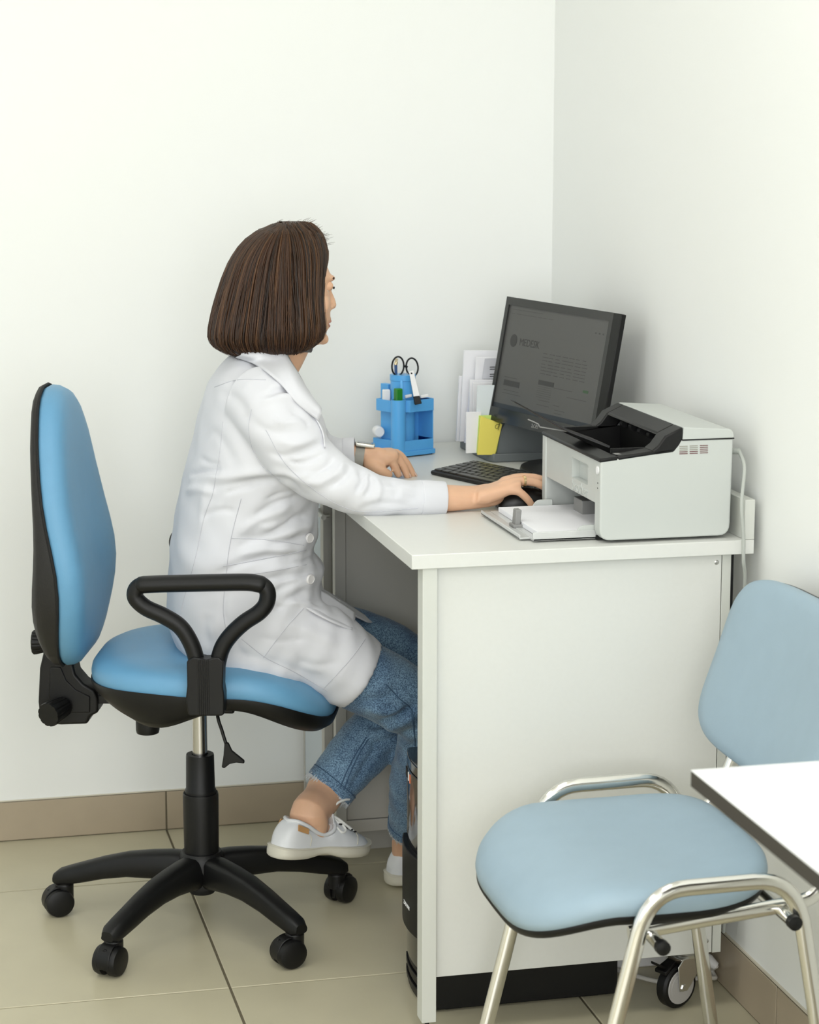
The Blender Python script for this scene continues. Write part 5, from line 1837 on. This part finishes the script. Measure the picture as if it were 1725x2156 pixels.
# ---------------------------------------------------------------- jeans
jn = MB()
JR = [(a, b, c, r) for a, b, c, r in LEG_R]
JL = [(a, b, c, r) for a, b, c, r in LEG_L]
limb(jn, [(p[0], p[1], p[2], p[3] * .92) for p in JR[:1]] + [(p[0], p[1], p[2], p[3] * .95) for p in JR[1:2]] + JR[2:], 32, False)
limb(jn, [(p[0], p[1], p[2], p[3] * .92) for p in JL[:1]] + [(p[0], p[1], p[2], p[3] * .95) for p in JL[1:2]] + JL[2:], 32, False)
jn.rings([sect(P(600, 1270, YP), P(390, 1270, YP), .13), sect(P(600, 1330, YP), P(385, 1330, YP), .15), sect(P(570, 1385, YP), P(410, 1385, YP), .13)])
jeans_me = volume(jn, .0045, 4, 'jeans')
JC = [([(880, 1480), (840, 1505), (800, 1525), (770, 1528)], 8, -.007), ([(885, 1500), (840, 1525), (795, 1545)], 9, .005), ([(884, 1530), (850, 1548), (800, 1565), (775, 1560)], 8, -.006),
      ([(860, 1495), (820, 1500), (770, 1490)], 10, .005), ([(885, 1560), (850, 1580), (800, 1600)], 10, -.004), ([(850, 1450), (800, 1470), (740, 1490)], 12, -.003),
      ([(820, 1600), (830, 1680), (850, 1730)], 10, .0025), ([(760, 1500), (730, 1560), (690, 1620)], 12, .003), ([(800, 1560), (770, 1610), (735, 1670)], 8, -.004), ([(770, 1550), (735, 1600), (700, 1640)], 9, -.002),
      ([(770, 1330), (820, 1355), (880, 1390)], 10, -.002)]
folds(jeans_me, JC)
co, no = vert_arrays(jeans_me)
wv = .0012 * np.sin(co[:, 0] * 71 + co[:, 2] * 57) * np.sin(co[:, 2] * 83 - co[:, 1] * 41)
co = co + no * wv[:, None]
jeans_me.vertices.foreach_set('co', co.ravel())
jeans_me.update()


def denim():
    m_ = bpy.data.materials.new('denim')
    m_.use_nodes = True
    nt = m_.node_tree
    b = nt.nodes['Principled BSDF']
    b.inputs['Roughness'].default_value = .85
    b.inputs['Sheen Weight'].default_value = .15
    tc = nt.nodes.new('ShaderNodeTexCoord')
    n1 = nt.nodes.new('ShaderNodeTexNoise'); n1.inputs['Scale'].default_value = 14; n1.inputs['Detail'].default_value = 3
    n2 = nt.nodes.new('ShaderNodeTexNoise'); n2.inputs['Scale'].default_value = 480; n2.inputs['Detail'].default_value = 4
    nt.links.new(tc.outputs['Object'], n1.inputs['Vector']); nt.links.new(tc.outputs['Object'], n2.inputs['Vector'])
    r1 = nt.nodes.new('ShaderNodeValToRGB')
    r1.color_ramp.elements[0].position = .35; r1.color_ramp.elements[0].color = (*lin(80, 108, 138), 1)
    r1.color_ramp.elements[1].position = .65; r1.color_ramp.elements[1].color = (*lin(118, 148, 174), 1)
    r2 = nt.nodes.new('ShaderNodeValToRGB')
    r2.color_ramp.elements[0].position = .40; r2.color_ramp.elements[0].color = (.36, .42, .50, 1)
    r2.color_ramp.elements[1].position = .61; r2.color_ramp.elements[1].color = (1.45, 1.45, 1.4, 1)
    nt.links.new(n1.outputs['Fac'], r1.inputs['Fac']); nt.links.new(n2.outputs['Fac'], r2.inputs['Fac'])
    mx_ = nt.nodes.new('ShaderNodeMix'); mx_.data_type = 'RGBA'; mx_.blend_type = 'MULTIPLY'; mx_.inputs['Factor'].default_value = 1
    nt.links.new(r1.outputs['Color'], mx_.inputs[6]); nt.links.new(r2.outputs['Color'], mx_.inputs[7])
    nt.links.new(mx_.outputs[2], b.inputs['Base Color'])
    bp = nt.nodes.new('ShaderNodeBump'); bp.inputs['Strength'].default_value = .35; bp.inputs['Distance'].default_value = .001
    nt.links.new(n2.outputs['Fac'], bp.inputs['Height']); nt.links.new(bp.outputs['Normal'], b.inputs['Normal'])
    return m_


M_DENIM = denim()
M_DSEAM = mat('denim_seam', lin(66, 92, 120), .85)
M_FRAY = mat('denim_fray', lin(206, 210, 212), .9)
jeans_me.materials.append(M_DENIM)
smooth(jeans_me)
je = bpy.data.objects.new('jeans', jeans_me)
COL.objects.link(je)
je.parent = person
je['label'] = 'blue cropped jeans with frayed hems'
JB = bvh_of(jeans_me)
for path in ([(812, 1440), (840, 1470), (866, 1494), (872, 1530), (874, 1570)], [(772, 1552), (748, 1590), (728, 1630), (716, 1660)], [(776, 1556), (754, 1592), (736, 1632), (724, 1664)], [(866, 1500), (872, 1540), (878, 1590)]):
    pts = trace(JB, path, .0003)
    if len(pts) > 3:
        obj('seam', MB().tube(pts, .0012, 6), M_DSEAM, je)


def hem(C0, C1, r, ry, name='hem'):
    """band round a trouser end with frayed threads; C0->C1 is the leg direction"""
    T_ = C1 - C0; T_ /= np.linalg.norm(T_)
    b_ = np.array([0, 1.0, 0]); b_ -= T_ * (b_ @ T_); b_ /= np.linalg.norm(b_)
    a_ = np.cross(b_, T_)
    rr = lambda t, q: (a_ * math.cos(t) * r + b_ * math.sin(t) * ry) * q
    mb = MB()
    prof = [(C0 - T_ * .010, 1.0), (C0 - T_ * .006, 1.03), (C1, 1.035), (C1, .94), (C0, .94)]
    rings = [[c + rr(t, q) for t in np.linspace(0, 2 * PI, 37)[:-1]] for c, q in prof]
    mb.rings(rings, closed=True, cap=False)
    h = obj(name, mb, M_DENIM, je, angle=60)
    fr = MB()
    for k in range(320):
        t = rs.uniform(0, 2 * PI)
        p = C1 + rr(t, rs.uniform(.97, 1.03))
        L_ = rs.uniform(.003, .009) * (1.9 if rs.random() < .1 else 1)
        side = (a_ * -math.sin(t) + b_ * math.cos(t)) * rs.uniform(-.006, .006)
        fr.tube([p - T_ * rs.uniform(.001, .006), p + T_ * L_ * .5 + side * .3, p + T_ * L_ + side], [.0008, .0006, .0003], 4)
    f_ = obj('frayed_threads', fr, M_FRAY, je)
    f_['kind'] = 'stuff'
    c_s = C0 - T_ * .006
    obj('hem_stitch', MB().tube([c_s + rr(t, 1.035) for t in np.linspace(0, 2 * PI, 41)[:-1]], .0009, 6, closed=True), M_DSEAM, je)
    return h


c_end = P(697, 1655, 4.12); c_pre = P(740, 1602, 4.13); t_ = (c_end - c_pre) / np.linalg.norm(c_end - c_pre)
hem(c_end - t_ * .006, c_end + t_ * .008, .0508, .0508)
c_end = P(864, 1735, 4.17); c_pre = P(878, 1650, 4.09); t_ = (c_end - c_pre) / np.linalg.norm(c_end - c_pre)
hem(c_end - t_ * .006, c_end + t_ * .008, .0443, .0443)


# ---------------------------------------------------------------- shoes
def shoe(heel, yaw, pitch, label, laces=True):
    e = bpy.data.objects.new('shoe', None)
    COL.objects.link(e)
    e.parent = person
    e.location = tuple(heel)
    e.rotation_euler = (0, pitch, yaw)
    e['label'] = label
    L_ = .238
    # stations along the length: u, half width, top height, centre offset
    ST = [(0.000, .012, .034), (.008, .024, .052), (.020, .0295, .068), (.034, .032, .074), (.055, .033, .066), (.080, .0335, .053), (.105, .035, .048), (.125, .037, .060), (.140, .039, .069), (.158, .0415, .063), (.176, .0425, .055), (.193, .0415, .048), (.208, .038, .043), (.222, .030, .037), (.232, .019, .030), (.2365, .008, .024)]
    up_ = MB()
    rings = []
    sp = .022
    for q in bez([np.array(s_) for s_ in ST], 3):
        u, w, h = q
        ring = []
        for k in range(28):
            t = 2 * PI * k / 28
            c, s_ = math.cos(t), math.sin(t)
            op = min(1, max(0, (.140 - u) / .02))          # 1 round the ankle opening
            zz = sp - .006 + (h - sp + .006) * max(0, s_) ** (.75 - .40 * op) if s_ > 0 else sp - .006
            ww = w * math.copysign(abs(c) ** (.7 - .2 * op), c) * (1 - (.22 - .04 * op) * max(0, s_))
            ring.append((u, ww, zz))
        rings.append(ring)
    up_.rings(rings)
    obj('upper', up_, M_SHOE, e, angle=70, subd=1)
    so_m = MB()
    SO = [(-.004, .010), (.002, .025), (.02, .0335), (.05, .0350), (.09, .0335), (.12, .0375), (.15, .0435), (.18, .0450), (.205, .0415), (.225, .032), (.237, .018), (.242, .007)]
    def sole_outline(z, g_, arch=0):
        S = bez([np.array(s_) for s_ in SO], 3)
        lft = [(s_[0], s_[1] + g_, z + arch * math.exp(-((s_[0] - .105) / .03) ** 2) + .010 * max(0, (s_[0] - .19) / .05) ** 2 * (1 if z < .01 else .5)) for s_ in S]
        rgt = [(s_[0], -s_[1] - g_, z_) for s_, (_, _, z_) in zip(S[::-1], lft[::-1])]
        return lft + rgt
    so_m.rings([sole_outline(.001, -.006, .008), sole_outline(.0035, -.0005, .008), sole_outline(.012, .001, .004), sole_outline(.020, 0, .003), sole_outline(.0235, -.001, .002), sole_outline(.0245, -.006, .002)])
    obj('sole', so_m, M_SOLE, e, angle=60)
    obj('welt', MB().tube(sole_outline(.0225, .0005, .002), .0012, 6, closed=True), M_SOLE, e)
    # collar of the opening
    col_pts = [(.023, 0, .072), (.032, .018, .0735), (.055, .0255, .065), (.080, .0262, .0525), (.105, .0268, .0475), (.126, .0255, .058), (.136, 0, .072), (.126, -.0255, .058), (.105, -.0268, .0475), (.080, -.0262, .0525), (.055, -.0255, .065), (.032, -.018, .0735)]
    obj('opening_rim', MB().tube(bez(col_pts + [col_pts[0]], 4)[:-1], .0042, 10, closed=True), M_SHOE, e)
    obj('tongue', MB().rings([[(.128, -.020, .064), (.128, .020, .064), (.132, .020, .060), (.132, -.020, .060)], [(.122, -.018, .084), (.122, .018, .084), (.126, .018, .086), (.126, -.018, .086)]]), M_SHOE, e, bevel=.001)
    for s in (-1, 1):
        obj('heel_tab', MB().prism([(.026, s * .0285, .058), (.052, s * .0315, .051), (.054, s * .0292, .061), (.028, s * .0250, .070)], (0, s * .0015, 0)), M_TAN, e, bevel=.0005)
        obj('facing_seam', MB().tube(bez([(.190, s * .020, .048), (.185, s * .034, .040), (.178, s * .042, .028)], 6), .0009, 6), M_SOLE, e)
        obj('heel_seam', MB().tube(bez([(.055, s * .0315, .052), (.060, s * .034, .042), (.058, s * .0345, .028)], 6), .0008, 6), M_SOLE, e)
    if laces:
        for i in range(5):
            u = .142 + i * .0105
            h = float(np.interp(u, [s_[0] for s_ in ST], [s_[2] for s_ in ST]))
            obj('lace', MB().tube(bez([(u + .004, -.017, h - .004), (u, -.008, h + .003), (u - .001, 0, h + .0045), (u, .008, h + .003), (u + .004, .017, h - .004)], 4), .0023, 8), M_LACE, e)
            for s in (-1, 1):
                obj('eyelet', MB().lathe([(.0022, -.001), (.0036, -.001), (.0036, .0012), (.0022, .0012)], 14, org=(u + .005, s * .0185, h - .0035)), M_DARK, e)
        sh_ = np.array([.016, 0, -.004])
        q_ = lambda L: [np.array(p) + sh_ for p in L]
        obj('lace_knot', MB().ball((.128, 0, .082), .006, .007, .006, 12, 7), M_LACE, e)
        obj('lace', MB().tube(bez(q_([(.112, 0, .087), (.114, -.010, .102), (.124, -.014, .112), (.140, -.014, .116), (.152, -.012, .116)]), 6), .0024, 8), M_LACE, e)
        obj('lace', MB().tube(bez(q_([(.112, 0, .086), (.128, -.014, .078), (.142, -.022, .068), (.154, -.026, .060)]), 6), .0024, 8), M_LACE, e)
        obj('lace', MB().tube(bez(q_([(.112, 0, .087), (.116, -.016, .070), (.126, -.030, .056), (.138, -.028, .060), (.132, -.012, .074), (.114, 0, .085)]), 6), .0024, 8), M_LACE, e)
    return e


shoe(SH_L, SH_YAW, SH_PIT, 'white leather lace-up sneaker on the chair base')
hr_ = at(818, 1835, 2, .030)
shoe((hr_[0], hr_[1], .004), math.radians(12), 0.0, 'white leather sneaker behind the computer tower')

# ---------------------------------------------------------------- watch and ring
wc_ = P(757, 963, yl + .021)
ax_w = P(780, 966, yl + .017) - P(735, 960, yl + .027); ax_w /= np.linalg.norm(ax_w)
wt = bpy.data.objects.new('wristwatch', None)
COL.objects.link(wt)
wt.parent = person
wt['label'] = 'square silver watch on a grey mesh strap'
b_ = np.array([0, 1.0, 0]); b_ -= ax_w * (b_ @ ax_w); b_ /= np.linalg.norm(b_)
a_ = np.cross(b_, ax_w)
if a_[2] < 0:
    a_ = -a_
rings = []
for off, q in ((-.009, 1.06), (-.009, 1.14), (.009, 1.14), (.009, 1.06)):
    rings.append([wc_ + ax_w * off + a_ * math.cos(t) * .0213 * q + b_ * math.sin(t) * .0262 * q for t in np.linspace(0, 2 * PI, 41)[:-1]])
obj('strap', MB().rings(rings, closed=True, cap=False), mat('mesh_strap', (.42, .41, .38), .45, metal=.8, bump=.5, bscale=2500), wt)
wcase = wc_ + a_ * .0265 + ax_w * .008
M4 = Matrix(((ax_w[0], b_[0], a_[0], wcase[0]), (ax_w[1], b_[1], a_[1], wcase[1]), (ax_w[2], b_[2], a_[2], wcase[2]), (0, 0, 0, 1)))
obj('watch_case', MB().box(-.020, .020, -.018, .018, -.004, .004).xf(M4), mat('watch_steel', (.7, .68, .62), .25, metal=1.0), wt, bevel=.003, seg=3)
obj('watch_glass', MB().box(-.016, .016, -.014, .014, .0035, .0046).xf(M4), M_BLACKG, wt, bevel=.001)
f0, f1 = P(1099, 1013.5, ym + .012), P(1108, 1013.5, ym + .012)
axr = (f1 - f0) / np.linalg.norm(f1 - f0)
fc = (f0 + f1) / 2
b_ = np.array([0, 1.0, 0]); b_ -= axr * (b_ @ axr); b_ /= np.linalg.norm(b_)
a_ = np.cross(b_, axr)
rings = []
for off, q in ((-.0022, .0088), (-.0022, .0104), (.0022, .0104), (.0022, .0088)):
    rings.append([fc + axr * off + (a_ * math.cos(t) + b_ * math.sin(t)) * q for t in np.linspace(0, 2 * PI, 33)[:-1]])
rg_ = obj('ring', MB().rings(rings, closed=True, cap=False), M_GOLD, person)
rg_['label'] = 'thin gold ring'
# finger nails
M_NAIL = mat('nail', lin(232, 196, 180), .25)
for (path, y0) in [(p, ym) for p in FING_R[:4]] + [(p, yl) for p in FING_L[1:4]]:
    t0, t1 = P(path[-2][0], path[-2][1], y0 + path[-2][2]), P(path[-1][0], path[-1][1], y0 + path[-1][2])
    d = (t1 - t0); d /= np.linalg.norm(d)
    upv = np.array([0.35, -.25, 1.0]); upv -= d * (upv @ d); upv /= np.linalg.norm(upv)
    sd = np.cross(d, upv)
    c = t1 + d * .001 + upv * .0058
    mb = MB().ball((0, 0, 0), .0062, .0046, .0014, 14, 7)
    M4 = Matrix(((d[0], sd[0], upv[0], c[0]), (d[1], sd[1], upv[1], c[1]), (d[2], sd[2], upv[2], c[2]), (0, 0, 0, 1)))
    obj('finger_nail', mb.xf(M4), M_NAIL, person)
